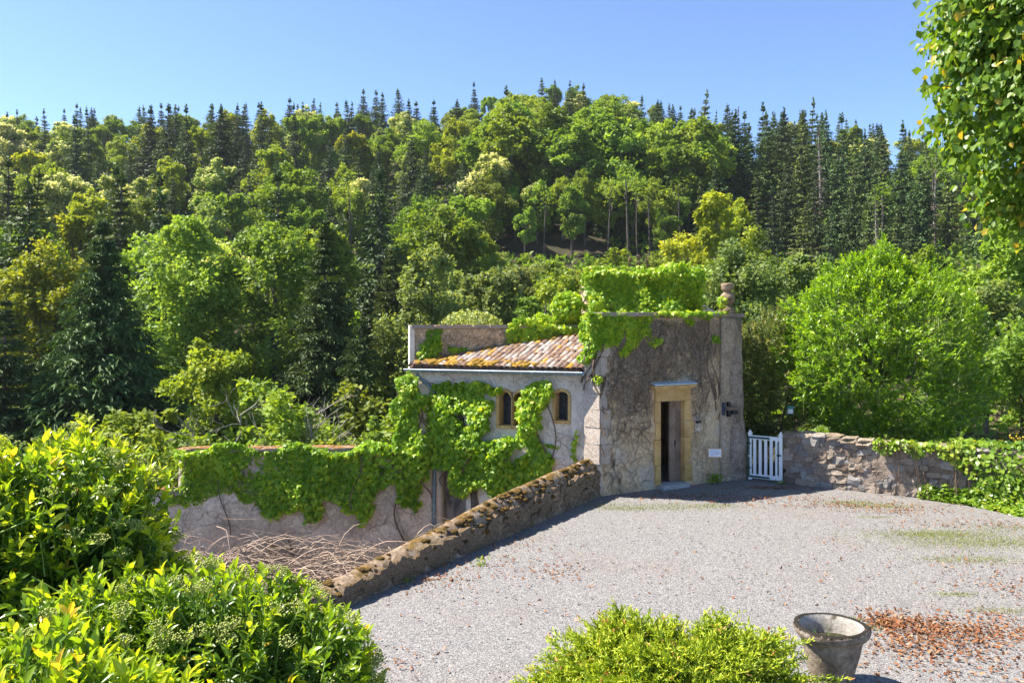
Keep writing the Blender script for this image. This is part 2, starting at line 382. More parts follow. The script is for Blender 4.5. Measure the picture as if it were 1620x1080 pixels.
TILEC = (('rose', [(0.15, 0.095, 0.07), (0.25, 0.18, 0.145), (0.35, 0.28, 0.245)]), ('pale', [(0.22, 0.185, 0.16), (0.34, 0.295, 0.27), (0.45, 0.41, 0.385)]),
         ('brown', [(0.10, 0.06, 0.045), (0.18, 0.115, 0.085), (0.28, 0.20, 0.16)]))
M['tile'] = [stone_mat('roof_tile_%s' % n, c, scale=5.0, fine=30, bump=0.5, speck=0.3, rnd_var=0.2,
    stain=[((0.42, 0.22, 0.03), 5.0, 0.58, 0.66, (1, 1, 1)), ((0.12, 0.08, 0.06), 7.0, 0.60, 0.72, (1, 1, 1))]) for n, c in TILEC]
M['tile'].append(stone_mat('roof_tile_lichen', [(0.30, 0.15, 0.03), (0.46, 0.26, 0.04), (0.50, 0.34, 0.14)], scale=7.0, fine=30, bump=0.9, speck=0.4, rnd_var=0.15))
M['deck'] = plain_mat('roof_deck', (0.10, 0.06, 0.045), 0.9)
M['zinc'] = plain_mat('zinc', (0.25, 0.33, 0.40), 0.38, 0.5, 6, 0.15, 0.05)
M['zinc_bright'] = plain_mat('zinc_bright', (0.50, 0.58, 0.66), 0.45, 0.3, 12, 0.2, 0.05)
M['pipe'] = plain_mat('grey_pipe', (0.16, 0.21, 0.25), 0.5, 0.3, 6, 0.25, 0.1)
M['wood'] = stone_mat('weathered_wood', [(0.13, 0.085, 0.06), (0.22, 0.155, 0.115), (0.30, 0.23, 0.18)], scale=2.0, fine=30, bump=0.4, speck=0.25, rnd_var=0.12)
M['dark_wood'] = plain_mat('dark_wood', (0.035, 0.022, 0.015), 0.8)
M['interior'] = plain_mat('interior_plaster', (0.10, 0.09, 0.08), 0.9)
M['white'] = plain_mat('white_paint', (0.78, 0.80, 0.83), 0.5, 0, 14, 0.06, 0.1)
M['green_paint'] = plain_mat('dark_green_paint', (0.012, 0.075, 0.05), 0.45, 0, 20, 0.2)
M['teal'] = plain_mat('teal_paint', (0.03, 0.22, 0.19), 0.5)
M['black'] = plain_mat('black_metal', (0.012, 0.013, 0.016), 0.45, 0.2)
M['blue_metal'] = plain_mat('dark_blue_metal', (0.02, 0.04, 0.08), 0.4, 0.2)
M['lead'] = plain_mat('lead', (0.10, 0.12, 0.15), 0.5, 0.5)
M['ink'] = plain_mat('pale_blue_ink', (0.30, 0.38, 0.62), 0.7)
M['paper'] = plain_mat('paper', (0.82, 0.83, 0.86), 0.6, 0, 10, 0.03)
M['twig'] = plain_mat('dry_twig', (0.36, 0.27, 0.21), 0.85, 0, 30, 0.3)
M['stem'] = plain_mat('creeper_stem', (0.13, 0.088, 0.058), 0.9, 0, 30, 0.4)
M['stem_grey'] = plain_mat('creeper_tendril', (0.30, 0.235, 0.18), 0.9, 0, 12, 0.4)
M['bark'] = stone_mat('tree_bark', [(0.05, 0.04, 0.032), (0.11, 0.09, 0.075), (0.17, 0.145, 0.125)], scale=3, fine=12, bump=0.8)
M['bark_pale'] = stone_mat('pale_bark', [(0.20, 0.17, 0.15), (0.34, 0.31, 0.28), (0.44, 0.41, 0.38)], scale=2, fine=8, bump=0.5)
M['shoot'] = plain_mat('green_shoot', (0.20, 0.30, 0.05), 0.6)
M['urn'] = stone_mat('weathered_concrete', [(0.15, 0.115, 0.085), (0.25, 0.20, 0.155), (0.36, 0.31, 0.26)], scale=4.0, fine=18, bump=0.8, speck=0.4,
    moss=((0.030, 0.026, 0.02), 0.28, 0.44, 6.0), stain=[((0.10, 0.085, 0.07), 5.0, 0.58, 0.72, (1, 1, 0.4))])
M['urn_in'] = stone_mat('urn_inside', [(0.26, 0.235, 0.205), (0.42, 0.39, 0.35)], scale=3.0, fine=14, bump=0.5, stain=[((0.10, 0.075, 0.05), 4.0, 0.54, 0.66, (1, 1, 0.5))])
M['earth'] = stone_mat('bare_earth', [(0.10, 0.065, 0.04), (0.17, 0.115, 0.075), (0.25, 0.18, 0.13)], scale=2, fine=12, bump=0.6)
M['dead_leaf'] = leaf_mat('dead_leaves', [(0.0, (0.13, 0.05, 0.025)), (0.5, (0.24, 0.095, 0.04)), (0.85, (0.30, 0.16, 0.075)), (1.0, (0.38, 0.28, 0.19))], 0.15, 0.8, 0.0, 0.0, 0.15)
M['grass'] = leaf_mat('short_grass', [(0.0, (0.13, 0.18, 0.03)), (0.6, (0.25, 0.29, 0.06)), (1.0, (0.36, 0.34, 0.12))], 0.3, 0.7, 0.0, 0.0, 0.2)
M['flower'] = leaf_mat('yellow_flowers', [(0.0, (0.75, 0.48, 0.03)), (1.0, (0.85, 0.62, 0.08))], 0.3, 0.6, 0.0, 0.0)
# foliage
M['l_broad'] = leaf_mat('foliage_green', [(0.0, (0.110, 0.177, 0.019)), (0.6, (0.207, 0.301, 0.032)), (1.0, (0.365, 0.416, 0.049))], 0.46, 0.55, 0.30, 0.018)
M['l_yellow'] = leaf_mat('foliage_yellow_green', [(0.0, (0.169, 0.234, 0.017)), (0.6, (0.304, 0.372, 0.028)), (1.0, (0.494, 0.468, 0.044))], 0.46, 0.55, 0.18, 0.015)
M['l_chest'] = leaf_mat('foliage_in_flower', [(0.0, (0.101, 0.179, 0.027)), (0.55, (0.201, 0.286, 0.045)), (0.72, (0.585, 0.572, 0.178)), (1.0, (0.800, 0.800, 0.445))], 0.46, 0.6, 0.18, 0.012, tcol=(1.15, 1.1, 0.7))
M['l_ash'] = leaf_mat('foliage_fresh', [(0.0, (0.127, 0.213, 0.032)), (0.6, (0.244, 0.355, 0.055)), (1.0, (0.400, 0.508, 0.101))], 0.46, 0.5, 0.18, 0.012)
M['l_willow'] = leaf_mat('foliage_grey_green', [(0.0, (0.132, 0.193, 0.051)), (0.6, (0.245, 0.318, 0.095)), (1.0, (0.408, 0.462, 0.171))], 0.46, 0.55, 0.18, 0.012)
M['l_spruce'] = leaf_mat('needles_dark', [(0.0, (0.034, 0.065, 0.018)), (0.6, (0.068, 0.119, 0.027)), (1.0, (0.146, 0.204, 0.041))], 0.12, 0.6, 0.30, 0.015, 0.25)
M['l_fir'] = leaf_mat('needles_olive', [(0.0, (0.059, 0.096, 0.019)), (0.6, (0.125, 0.175, 0.032)), (1.0, (0.266, 0.311, 0.055))], 0.12, 0.6, 0.30, 0.018, 0.25)
M['l_dead'] = leaf_mat('needles_dead', [(0.0, (0.09, 0.065, 0.045)), (1.0, (0.20, 0.15, 0.115))], 0.1, 0.8, 0.25, 0.01, 0.1)
M['l_rust'] = leaf_mat('needles_rust', [(0.0, (0.09, 0.035, 0.018)), (1.0, (0.19, 0.085, 0.04))], 0.1, 0.8, 0.15, 0.01, 0.1)
M['l_creeper'] = leaf_mat('creeper_leaves', [(0.0, (0.128, 0.269, 0.015)), (0.5, (0.275, 0.455, 0.023)), (1.0, (0.552, 0.641, 0.039))], 0.52, 0.42, 0.0, 0.0, 0.4)
M['l_laurel'] = leaf_mat('laurel_leaves', [(0.0, (0.063, 0.154, 0.008)), (0.5, (0.210, 0.379, 0.010)), (1.0, (0.440, 0.585, 0.018))], 0.38, 0.33, 0.0, 0.0, 0.5)
M['l_shrub'] = leaf_mat('shrub_leaves', [(0.0, (0.037, 0.094, 0.021)), (0.42, (0.101, 0.202, 0.018)), (0.7, (0.318, 0.453, 0.021)), (0.96, (0.567, 0.623, 0.035)), (1.0, (0.723, 0.515, 0.046))], 0.52, 0.32, 0.0, 0.0, 0.5)
M['l_juniper'] = leaf_mat('juniper_sprays', [(0.0, (0.065, 0.131, 0.012)), (0.5, (0.246, 0.356, 0.019)), (0.93, (0.558, 0.619, 0.054)), (1.0, (0.658, 0.310, 0.143))], 0.30, 0.5, 0.0, 0.0, 0.3)
M['l_lime'] = leaf_mat('lime_leaves', [(0.0, (0.057, 0.134, 0.013)), (0.55, (0.138, 0.249, 0.021)), (0.9, (0.275, 0.356, 0.033)), (1.0, (0.584, 0.428, 0.053))], 0.45, 0.4, 0.0, 0.0, 0.4)
M['l_hedge'] = leaf_mat('hedge_leaves', [(0.0, (0.050, 0.088, 0.020)), (0.5, (0.134, 0.166, 0.037)), (0.8, (0.358, 0.333, 0.084)), (1.0, (0.609, 0.455, 0.218))], 0.3, 0.4, 0.0, 0.0, 0.45)
M['l_ivy'] = leaf_mat('ivy_leaves', [(0.0, (0.081, 0.179, 0.015)), (0.6, (0.210, 0.325, 0.023)), (1.0, (0.452, 0.488, 0.045))], 0.35, 0.35, 0.0, 0.0, 0.5)
M['bud'] = plain_mat('green_buds', (0.30, 0.34, 0.08), 0.6)

# ------------------------------------------------------------------ the setting: terrain, courtyard
SKX = [-900, 0, 200, 400, 500, 600, 700, 780, 870, 950, 1030, 1100, 1200, 1350, 1450, 1620, 2500]
SKY_ = [225, 192, 190, 180, 182, 180, 172, 150, 134, 148, 168, 188, 200, 212, 225, 255, 300]
RIDGE = 185.0
def ground_h(x, y):
    x = np.asarray(x, float); y = np.asarray(y, float)
    px = CX + F * x / np.maximum(y, 60.0)
    R = CAM_H + (HY - np.interp(px, SKX, SKY_)) / F * RIDGE - 9.0
    base = np.interp(y, [-60, 24, 34, 48, 62, 85], [-2.9, -2.9, -4.2, -2.4, 1.6, 8.6])
    s = np.clip((y - 85) / (RIDGE - 85), 0, 1)
    hill = 8.6 + s ** 0.95 * (R - 8.6)
    h = np.where(y > 85, hill, base)
    h = np.where(y > RIDGE, R - (y - RIDGE) * 0.12, h)
    w = smooth(3.6, 6.2, x) * (1 - smooth(22, 34, y))
    h = h * (1 - w) + (-0.06) * w
    P = np.stack([x, y, 0 * x], -1)
    return h + noise(P, 0.12, 2) * 0.5 * smooth(24, 45, y)
xs = np.concatenate([np.linspace(-320, -60, 40), np.linspace(-58, 60, 90), np.linspace(63, 320, 40)])
ys = np.concatenate([np.linspace(-60, 15, 12), np.linspace(16, 60, 50), np.linspace(62, 330, 80)])
gx, gy = np.meshgrid(xs, ys, indexing='ij'); gz = ground_h(gx, gy)
nx, ny = gx.shape; ii, jj = np.meshgrid(np.arange(nx - 1), np.arange(ny - 1), indexing='ij')
q = np.stack([ii * ny + jj, (ii + 1) * ny + jj, (ii + 1) * ny + jj + 1, ii * ny + jj + 1], -1).reshape(-1, 4)
put('hillside_terrain', np.stack([gx, gy, gz], -1), [q], M['soil'], kind='structure', smooth_=True)

court = A((-6.95, 3.2), (-2.25, 11.1), (1.72, 17.66), (1.7, 18.2), (5.3, 20.2), (5.9, 19.9), (6.7, 19.25), (9.95, 17.15), (13.5, 14.9), (30, 4.5), (30, -14), (-17, -14)).reshape(-1, 2)
nC = len(court)
Vc = np.concatenate([np.c_[court, np.zeros(nC)], np.c_[court, np.full(nC, -3.2)]])
k = np.arange(nC); k2 = (k + 1) % nC
put('gravel_courtyard', Vc, [np.arange(nC)[None, ::-1], np.stack([k, k2, k2 + nC, k + nC], -1)], M['gravel'], kind='structure')

# ------------------------------------------------------------------ wall builder
def wallgrid(o, d, nrm, L, z0, z1, thick=0.4, res=0.1, holes=(), amp=0.02, f=2.0, top=None):
    """An upright wall with rectangular holes, a rough front face and plain back, as one closed mesh."""
    o, d, nrm = map(lambda v: np.asarray(v, float), (o, d, nrm))
    bs, bz = {0.0, L}, {z0, z1}
    for h in holes: bs |= {h[0], h[1]}; bz |= {h[2], h[3]}
    def cuts(b, lo, hi):
        b = sorted(v for v in b if lo <= v <= hi); out = [b[0]]
        for a, c in zip(b[:-1], b[1:]):
            m_ = max(1, int(round((c - a) / res))); out += list(a + (c - a) * np.arange(1, m_ + 1) / m_)
        return np.array(out)
    S, Z = cuts(bs, 0, L), cuts(bz, z0, z1); ns, nz = len(S), len(Z)
    s, z = np.meshgrid(S, Z, indexing='ij')
    zt = z if top is None else z0 + (z - z0) / (z1 - z0) * (top(s) - z0)
    base = o[None, None] + s[..., None] * d + zt[..., None] * A(0, 0, 1)
    a = amp * noise(base, f, 3)
    Vf = base + a[..., None] * nrm; Vb = base - thick * nrm
    V = np.concatenate([Vf.reshape(-1, 3), Vb.reshape(-1, 3)]); off = ns * nz
    cs, cz = (S[:-1] + S[1:]) / 2, (Z[:-1] + Z[1:]) / 2
    keep = np.ones((ns - 1, nz - 1), bool)
    for h in holes: keep &= ~((cs[:, None] > h[0]) & (cs[:, None] < h[1]) & (cz[None] > h[2]) & (cz[None] < h[3]))
    i, j = np.nonzero(keep)
    qf = np.stack([i * nz + j, (i + 1) * nz + j, (i + 1) * nz + j + 1, i * nz + j + 1], -1)
    cross = np.cross(d, A(0, 0, 1)) @ nrm
    if cross < 0: qf = qf[:, ::-1]
    e = np.concatenate([qf[:, [a_, (a_ + 1) % 4]] for a_ in range(4)])
    se = {tuple(x) for x in e.tolist()}
    bd = np.array([x for x in e.tolist() if (x[1], x[0]) not in se])
    side = np.stack([bd[:, 1], bd[:, 0], bd[:, 0] + off, bd[:, 1] + off], -1)
    return V, [np.concatenate([qf, qf[:, ::-1] + off, side])]

UP = A(0, 0, 1)
# plan of the little building
a22 = math.radians(24)
PA = A(1.97, 17.6, 0); PB = A(5.57, 19.6, 0)
eF = unit(PB - PA); nF = A(eF[1], -eF[0], 0)
a40 = math.radians(40)
lR = A(-math.cos(a40), math.sin(a40), 0); nR = A(-math.sin(a40), -math.cos(a40), 0)
PR = PA + 0.42 * lR                                   # outer edge of the lit corner return
lW = A(-math.cos(a22), math.sin(a22), 0); nW = A(-math.sin(a22), -math.cos(a22), 0)
FR = PR - 0.10 * nW; FLEN = 4.55; FL = FR + lW * FLEN
def fac(px, py):
    p = on_plane(px, py, FR, nW); return (p - FR) @ lW, p[2]
def fro(px, py):
    p = on_plane(px, py, PA, nF); return (p - PA) @ eF, p[2]
TOPZ = 4.02

house = thing('stone_outbuilding', (2.0, 19.0, 0), 'small old stone outbuilding with tiled lean-to roof and open doorway, draped in creeper', 'building')
# --- doorway tower: front wall with door opening
tL, zT = fro(1043.8, 633.5); tR, _ = fro(1080.5, 633.5); tR = max(tR, tL + 0.72)
zT = fro(1060, 634)[1]; zS = 0.10
V, Fq = wallgrid(PA, eF, nF, 4.118, -0.3, TOPZ, 0.45, 0.09, [(tL - 0.02, tR + 0.02, zS - 0.02, zT + 0.02)], 0.022, 2.2)
put('front_wall', V, Fq, M['plaster_warm'], house, smooth_=True)
V, Fq = wallgrid(PR + 0.02 * nR, -lR, nR, 0.42, -3.0, TOPZ - 0.01, 0.3, 0.1, (), 0.012, 3.0)
put('corner_return', V, Fq, M['quoin'], house, smooth_=True)
BKT = PR - nW * 3.6; PBK = PB - nF * 2.7
def run_wall(B, p, q_, th, z0, z1, side):
    d_ = unit(q_ - p); n_ = A(d_[1], -d_[0], 0) * side; L_ = np.linalg.norm(q_ - p)
    B.add(obox((p + q_) / 2 + n_ * th / 2 + UP * (z0 + z1) / 2, d_, n_, UP, L_ / 2, th / 2, (z1 - z0) / 2), BOXF)
B = Build()
run_wall(B, PR - nW * 0.33, BKT, 0.3, -3.0, TOPZ - 0.02, 1)
run_wall(B, BKT - lW * 0.31, PBK - eF * 0.31, 0.3, -3.0, TOPZ - 0.03, 1)
run_wall(B, PBK, PB - nF * 0.455, 0.3, -3.0, TOPZ - 0.02, 1)
B.put('side_walls', M['plaster_warm'], house)
def flat(name, z0, z1, mat, inset=0.5):
    p = np.array([PA + eF * 0.1 - nF * inset, PB - eF * 0.32 - nF * inset, PBK - eF * 0.32, BKT - lW * 0.33]); p[:, 2] = 0
    return put(name, np.concatenate([p + UP * z0, p + UP * z1]), [BOXF], mat, house)
flat('floor_slab', -0.05, 0.08, M['step']); flat('roof_slab', TOPZ - 0.22, TOPZ - 0.06, M['interior'])
put('bench', obox(PA + eF * (tL + 0.7) - nF * 2.2 + UP * 0.42, eF, nF, UP, 0.9, 0.22, 0.34), [BOXF], M['dark_wood'], house)
# pilaster and battered buttress at the right of the front
t0, _ = fro(1139, 640); t1, _ = fro(1161, 640)
V, Fq = wallgrid(PA + eF * t0 + nF * 0.07, eF, nF, t1 - t0 + 0.2, -0.2, TOPZ - 0.02, 0.09, 0.12, (), 0.02, 2.5)
put('pilaster', V, Fq, M['pilaster'], house, smooth_=True)
n_, Vb, Fb = 14, [], []
prof = [(0, 0.62, 0.30), (0.8, 0.50, 0.22), (1.5, 0.42, 0.16), (2.3, 0.30, 0.10), (3.1, 0.12, 0.05), (3.9, 0.06, 0.03)]
for z, w, pr in prof:
    ring = [(-0.28, 0.075), (-0.1, 0.08 + pr * 0.5), (w * 0.4, 0.05 + pr * 0.6), (w * 0.85, -0.1), (w, -0.5), (w * 0.9, -1.4), (-0.28, -1.4)]
    for s, d in ring: Vb.append(PB + eF * s + nF * d + UP * (z - 0.1))
k = len(ring); Vb = np.array(Vb)
for i in range(len(prof) - 1):
    for j in range(k): Fb.append((i * k + j, i * k + (j + 1) % k, (i + 1) * k + (j + 1) % k, (i + 1) * k + j))
but = put('buttress', Vb + 0.05 * noise(Vb, 2.3)[:, None] * A(1, -1, 0), [np.array(Fb), np.array([[(len(prof) - 1) * k + j for j in range(k)]])], M['mortar'], house, smooth_=True)
md = but.modifiers.new('sub', 'SUBSURF'); md.levels = md.render_levels = 2; md.subdivision_type = 'SIMPLE'
tx = bpy.data.textures.new('rough', 'CLOUDS'); tx.noise_scale = 0.25
dm = but.modifiers.new('disp', 'DISPLACE'); dm.texture = tx; dm.strength = 0.12
# quoins down the corner
STONES = [rough_block(3, 0.12, 0.035, s) for s in range(8)]
qm = [new_mesh('quoin', V_, [F_], M['quoin']) for V_, F_ in STONES[:5]]
z = 0.70; i = 0
while z < 3.9:
    h = 0.34 + 0.12 * rng.random(); long_ = i % 2 == 0
    cR = PA + 0.20 * lR + nR * 0.0 + UP * (z + h / 2)
    inst('quoin', qm[i % 5], frame(lR, nR, UP, cR, (0.215, 0.05, h / 2 - 0.006)), house)
    w = 0.20 if long_ else 0.11
    cF = PA + eF * (w / 2 + 0.02) + UP * (z + h / 2)
    inst('quoin', qm[(i + 2) % 5], frame(eF, nF, UP, cF, (w / 2 + 0.03, 0.035, h / 2 - 0.006)), house)
    z += h; i += 1
# coping slabs
cm = [new_mesh('coping_slab', V_, [F_], M['coping']) for V_, F_ in (rough_block(3, 0.05, 0.04, s) for s in range(4))]
s = -0.05
while s < 4.2:
    w = 0.45 + 0.25 * rng.random(); w = min(w, 4.28 - s)
    if w < 0.12: break
    inst('coping_slab', cm[i % 4], frame(eF, nF, UP, PA + eF * (s + w / 2) - nF * 0.19 + UP * (TOPZ + 0.035), (w / 2 - 0.006, 0.30, 0.045)), house); s += w; i += 1
# door surround
def slab(name, s0, s1, z0, z1, out, back, mat, parent, seed=0, o=PA, d=eF, n=nF, jit=0.012):
    V_, F_ = rough_block(4, 0.03, jit, seed)
    c = o + d * (s0 + s1) / 2 + n * (out - back) / 2 + UP * (z0 + z1) / 2
    P = c + V_[:, :1] * (s1 - s0) / 2 * d + V_[:, 1:2] * (out + back) / 2 * n + V_[:, 2:] * (z1 - z0) / 2 * UP
    if np.dot(np.cross(d, n), UP) < 0: F_ = F_[:, ::-1]
    return put(name, P, [F_], mat, parent)
door_fr = put('door_surround', obox(PA + eF * (tL + tR) / 2 + nF * 0.01 + UP * (zT + 0.335), eF, nF, UP, (tR - tL) / 2 + 0.30, 0.03, 0.035), [BOXF], M['ochre'], house)
jl = [zS, 0.55, 1.15, 1.55, zT]
for i in range(4):
    e1, e2 = (0.03 * (i % 2), 0.05 * ((i + 1) % 2))
    slab('jamb_stone', tL - 0.15 - e1, tL, jl[i] + 0.004, jl[i + 1] - 0.004, 0.04, 0.20, M['ochre'], door_fr, i)
    slab('jamb_stone', tR, tR + 0.19 + e2, jl[i] + 0.004, jl[i + 1] - 0.004, 0.04, 0.20, M['ochre'], door_fr, i + 9)
slab('lintel', tL - 0.16, tR + 0.19, zT, zT + 0.295, 0.05, 0.20, M['ochre'], door_fr, 21)
slab('cornice', tL - 0.27, tR + 0.29, zT + 0.32, zT + 0.375, 0.15, 0.02, M['ochre'], door_fr, 22)
slab('cornice', tL - 0.20, tR + 0.22, zT + 0.285, zT + 0.33, 0.09, 0.02, M['ochre'], door_fr, 23)
V = obox(PA + eF * (tL + tR) / 2 + nF * 0.075 + UP * (zT + 0.40), eF, nF, UP, (tR - tL) / 2 + 0.28, 0.10, 0.012)
V[[2, 3, 6, 7]] -= UP * 0.0; V[[0, 1, 4, 5]] += UP * 0.05
put('flashing', V, [BOXF], M['zinc_bright'], door_fr)
slab('doorstep', tL - 0.06, tR + 0.02, -0.02, zS, 0.20, 0.25, M['step'], door_fr, 24)
# door leaf, half of the opening, two planks
tm = tL + (tR - tL) * 0.52
dl = thing('door', (0, 0, 0), None, None); dl.parent = house; dl.location = -house.location
for a_, b_ in ((tm, tm + (tR - tm) * 0.52), (tm + (tR - tm) * 0.52, tR + 0.01)):
    slab('plank', a_ + 0.003, b_ - 0.003, zS + 0.01, zT - 0.005, -0.10, 0.15, M['wood'], dl, 30, jit=0.004)
V, Fq = lathe([(0, -.03), (.018, -.03), (.022, 0), (.015, .02), (0, .02)], 10)
hp = PA + eF * (tm + (tR - tm) * 0.48) - nF * 0.085 + UP * 1.02
put('handle', hp + V @ np.array([eF, UP, nF]), [Fq], M['black'], dl)
slab('lock_plate', tm + (tR - tm) * 0.44, tm + (tR - tm) * 0.53, 0.92, 1.10, -0.095, 0.10, M['black'], dl, 31, jit=0.0)
# broken niche beside the door
slab('patch_stone', *sorted((fro(1098, 660)[0], fro(1107, 660)[0])), fro(1100, 682)[1], fro(1100, 655)[1], 0.03, 0.1, M['quoin'], house, 40)
slab('patch_stone', *sorted((fro(1091, 660)[0], fro(1096, 660)[0])), fro(1094, 680)[1], fro(1094, 664)[1], 0.04, 0.1, M['ochre'], house, 41)
slab('iron_hook', *sorted((fro(1099, 668)[0], fro(1106, 668)[0])), fro(1100, 669)[1], fro(1100, 665)[1], 0.06, 0.1, M['black'], house, 42)
# wall lamp on the pilaster
wl = thing('wall_lamp', PA + eF * fro(1146, 648)[0] + nF * 0.08 + UP * fro(1146, 648)[1], 'dark wall lamp with a flat wooden arm on the grey pilaster beside the doorway', 'lamp')
def pbox(name, x0, x1, y0, y1, d0, d1, mat, parent, o=PA, d=eF, n=nF, f=fro):
    s0, s1 = sorted((f(x0, y0)[0], f(x1, y0)[0])); z0, z1 = f(x0, y1)[1], f(x0, y0)[1]
    return put(name, obox(o + d * (s0 + s1) / 2 + n * (d0 + d1) / 2 + UP * (z0 + z1) / 2, d, n, UP, (s1 - s0) / 2, (d1 - d0) / 2, (z1 - z0) / 2), [BOXF], mat, parent)
pbox('back_plate', 1138, 1142, 636, 656, 0.09, 0.11, M['blue_metal'], wl)
pbox('lamp_top', 1145, 1149, 635, 642, 0.10, 0.16, M['black'], wl)
pbox('arm', 1143, 1158, 643.2, 648, 0.09, 0.20, M['wood'], wl)
pbox('lamp_body', 1145, 1149, 648.4, 658, 0.10, 0.17, M['black'], wl)
pbox('lamp_shade', 1150, 1158, 648.4, 654, 0.10, 0.20, M['black'], wl)

# --- window facade
def chord(o, d, n, pts, d0, d1):
    """Closed prism of a polygon given in (s, z), from depth d0 to d1 along n."""
    p = np.array(pts); k = len(p)
    f = o + p[:, :1] * d + p[:, 1:] * UP
    V = np.concatenate([f + n * d1, f + n * d0])
    a = np.arange(k); b = (a + 1) % k
    return V, [a[None], a[None, ::-1] + k, np.stack([a, a + k, b + k, b], -1)]
wins = []
s_a, zt = fac(790, 619.5); s_b, zb = fac(809.5, 673); wins.append((s_b, s_a, zb, zt))
s_a, zt = fac(813, 620.5); s_b, zb = fac(832, 673.5); wins.append((s_b, s_a, zb, zt))
s_a, zt = fac(879, 619); s_b, zb = fac(899, 665); wins.append((s_b, s_a, zb, zt))
n0, n0z = fac(737, 742); n1, _ = fac(693, 742)
holes = [(w[0] - 0.02, w[1] + 0.02, w[2] - 0.02, w[3] + 0.01) for w in wins] + [(n0, n1, -2.4, n0z)]
V, Fq = wallgrid(FR, lW, nW, FLEN, -3.0, 2.72, 0.4, 0.09, holes, 0.018, 2.4)
put('facade_wall', V, Fq, M['plaster_pale'], house, smooth_=True)
V, Fq = wallgrid(FR + lW * (n0 - 0.1) - nW * 0.40, lW, nW, n1 - n0 + 0.2, -2.6, n0z + 0.2, 0.1, 0.15, (), 0.02, 2.0)
put('niche_wall', V, Fq, M['plaster_grey'], house, smooth_=True)
put('niche_lintel', obox(FR + lW * (n0 + n1) / 2 + nW * 0.0 + UP * (n0z - 0.06), lW, nW, UP, (n1 - n0) / 2, 0.03, 0.055), [BOXF], M['wood'], house)
for wi, (s0, s1, z0, z1) in enumerate(wins):
    w = thing('window', FR + lW * (s0 + s1) / 2 + UP * z0, None, None)
    w.parent = house; w.location = Vector(w.location) - house.location
    sm, r = (s0 + s1) / 2, (s1 - s0) / 2; zs = z1 - r * (1.05 if wi < 2 else 0.55); rz = z1 - zs
    ow = 0.075 if wi < 2 else 0.06
    inner = [(s0, z0)] + [(s0, zs)] + [(sm - r * math.cos(a), zs + rz * math.sin(a)) for a in np.linspace(0.25, math.pi - 0.25, 9)] + [(s1, zs), (s1, z0)]
    def outp(p, e):
        s, zz = p; v = A(s - sm, max(zz - zs, 0)); v = v / max(np.linalg.norm(v), 1e-6)
        return (s + v[0] * e[0 if v[0] < 0 else 1], zz + v[1] * (0.085))
    e = (0.018 if wi == 0 else ow, 0.018 if wi == 1 else ow)
    outer = [outp(p, e) for p in inner]
    cuts = [(0, 1), (1, 4), (4, 8), (8, 11), (11, 12)]
    for a_, b_ in cuts:
        pts = inner[a_:b_ + 1] + outer[a_:b_ + 1][::-1]
        pts = np.array(pts); c = pts.mean(0); pts = c + (pts - c) * 0.985
        V, Fc = chord(FR, lW, nW, pts, -0.26, 0.035)
        put('surround_stone', V, Fc, M['ochre'], w)
    V, Fc = chord(FR, lW, nW, [(s0 - 0.05, z0 - 0.075), (s1 + 0.05, z0 - 0.075), (s1 + 0.05, z0 - 0.003), (s0 - 0.05, z0 - 0.003)], -0.26, 0.06)
    put('sill', V, Fc, M['ochre'], w)
    V, Fc = chord(FR, lW, nW, inner, -0.25, -0.235); put('pane', V, Fc, None, w).data.materials.append(bpy.data.materials.get('window_glass') or plain_mat('window_glass', (0.012, 0.016, 0.024), 0.12, 0, 3, 0.3, 0.02, 0.6))
    B = Build(); st = 0.062
    for sg in (1, -1):
        for c0 in np.arange(-1.0, 2.0, st):
            pp = []
            for zz in np.linspace(z0, z1, 26):
                s_ = s0 + c0 + sg * (zz - z0) * 0.62
                half = r if zz <= zs else r * math.sqrt(max(0, 1 - ((zz - zs) / rz) ** 2))
                if abs(s_ - sm) <= half: pp.append((s_, zz))
            if len(pp) >= 2:
                P = np.array([FR + lW * s_ + UP * zz - nW * 0.228 for s_, zz in (pp[0], pp[-1])]); V, Fq = tube(P, 0.0055, 4); B.add(V, Fq)
    for zz in (z0 + (z1 - z0) * 0.5,):
        V, Fq = tube(np.array([FR + lW * s_ + UP * zz - nW * 0.222 for s_ in (s0, s1)]), 0.010, 4); B.add(V, Fq)
    B.put('lattice', M['lead'], w)
# --- the wall behind the roof, with its coping and end pier
BK = FR - nW * 3.5
dK = unit(BK - FL); nK = A(dK[1], -dK[0], 0); LK = np.linalg.norm(BK - FL)
V, Fq = wallgrid(FL + dK * 0.02, dK, nK, LK, -3.0, 3.74, 0.3, 0.1, (), 0.03, 2.2)
put('parapet_wall', V, Fq, M['plaster_warm'], house, smooth_=True)
put('end_pier', obox(FL - dK * 0.04 - nK * 0.13 + UP * 0.4, dK, nK, UP, 0.06, 0.17, 3.40), [BOXF], M['plaster_pale'], house)
s = -0.08; i = 0
while s < LK:
    w = 0.4 + 0.3 * rng.random()
    inst('coping_slab', cm[i % 4], frame(dK, nK, UP, FL + dK * (s + w / 2) - nK * 0.14 + UP * 3.775, (w / 2 - 0.006, 0.22, 0.045)), house); s += w; i += 1
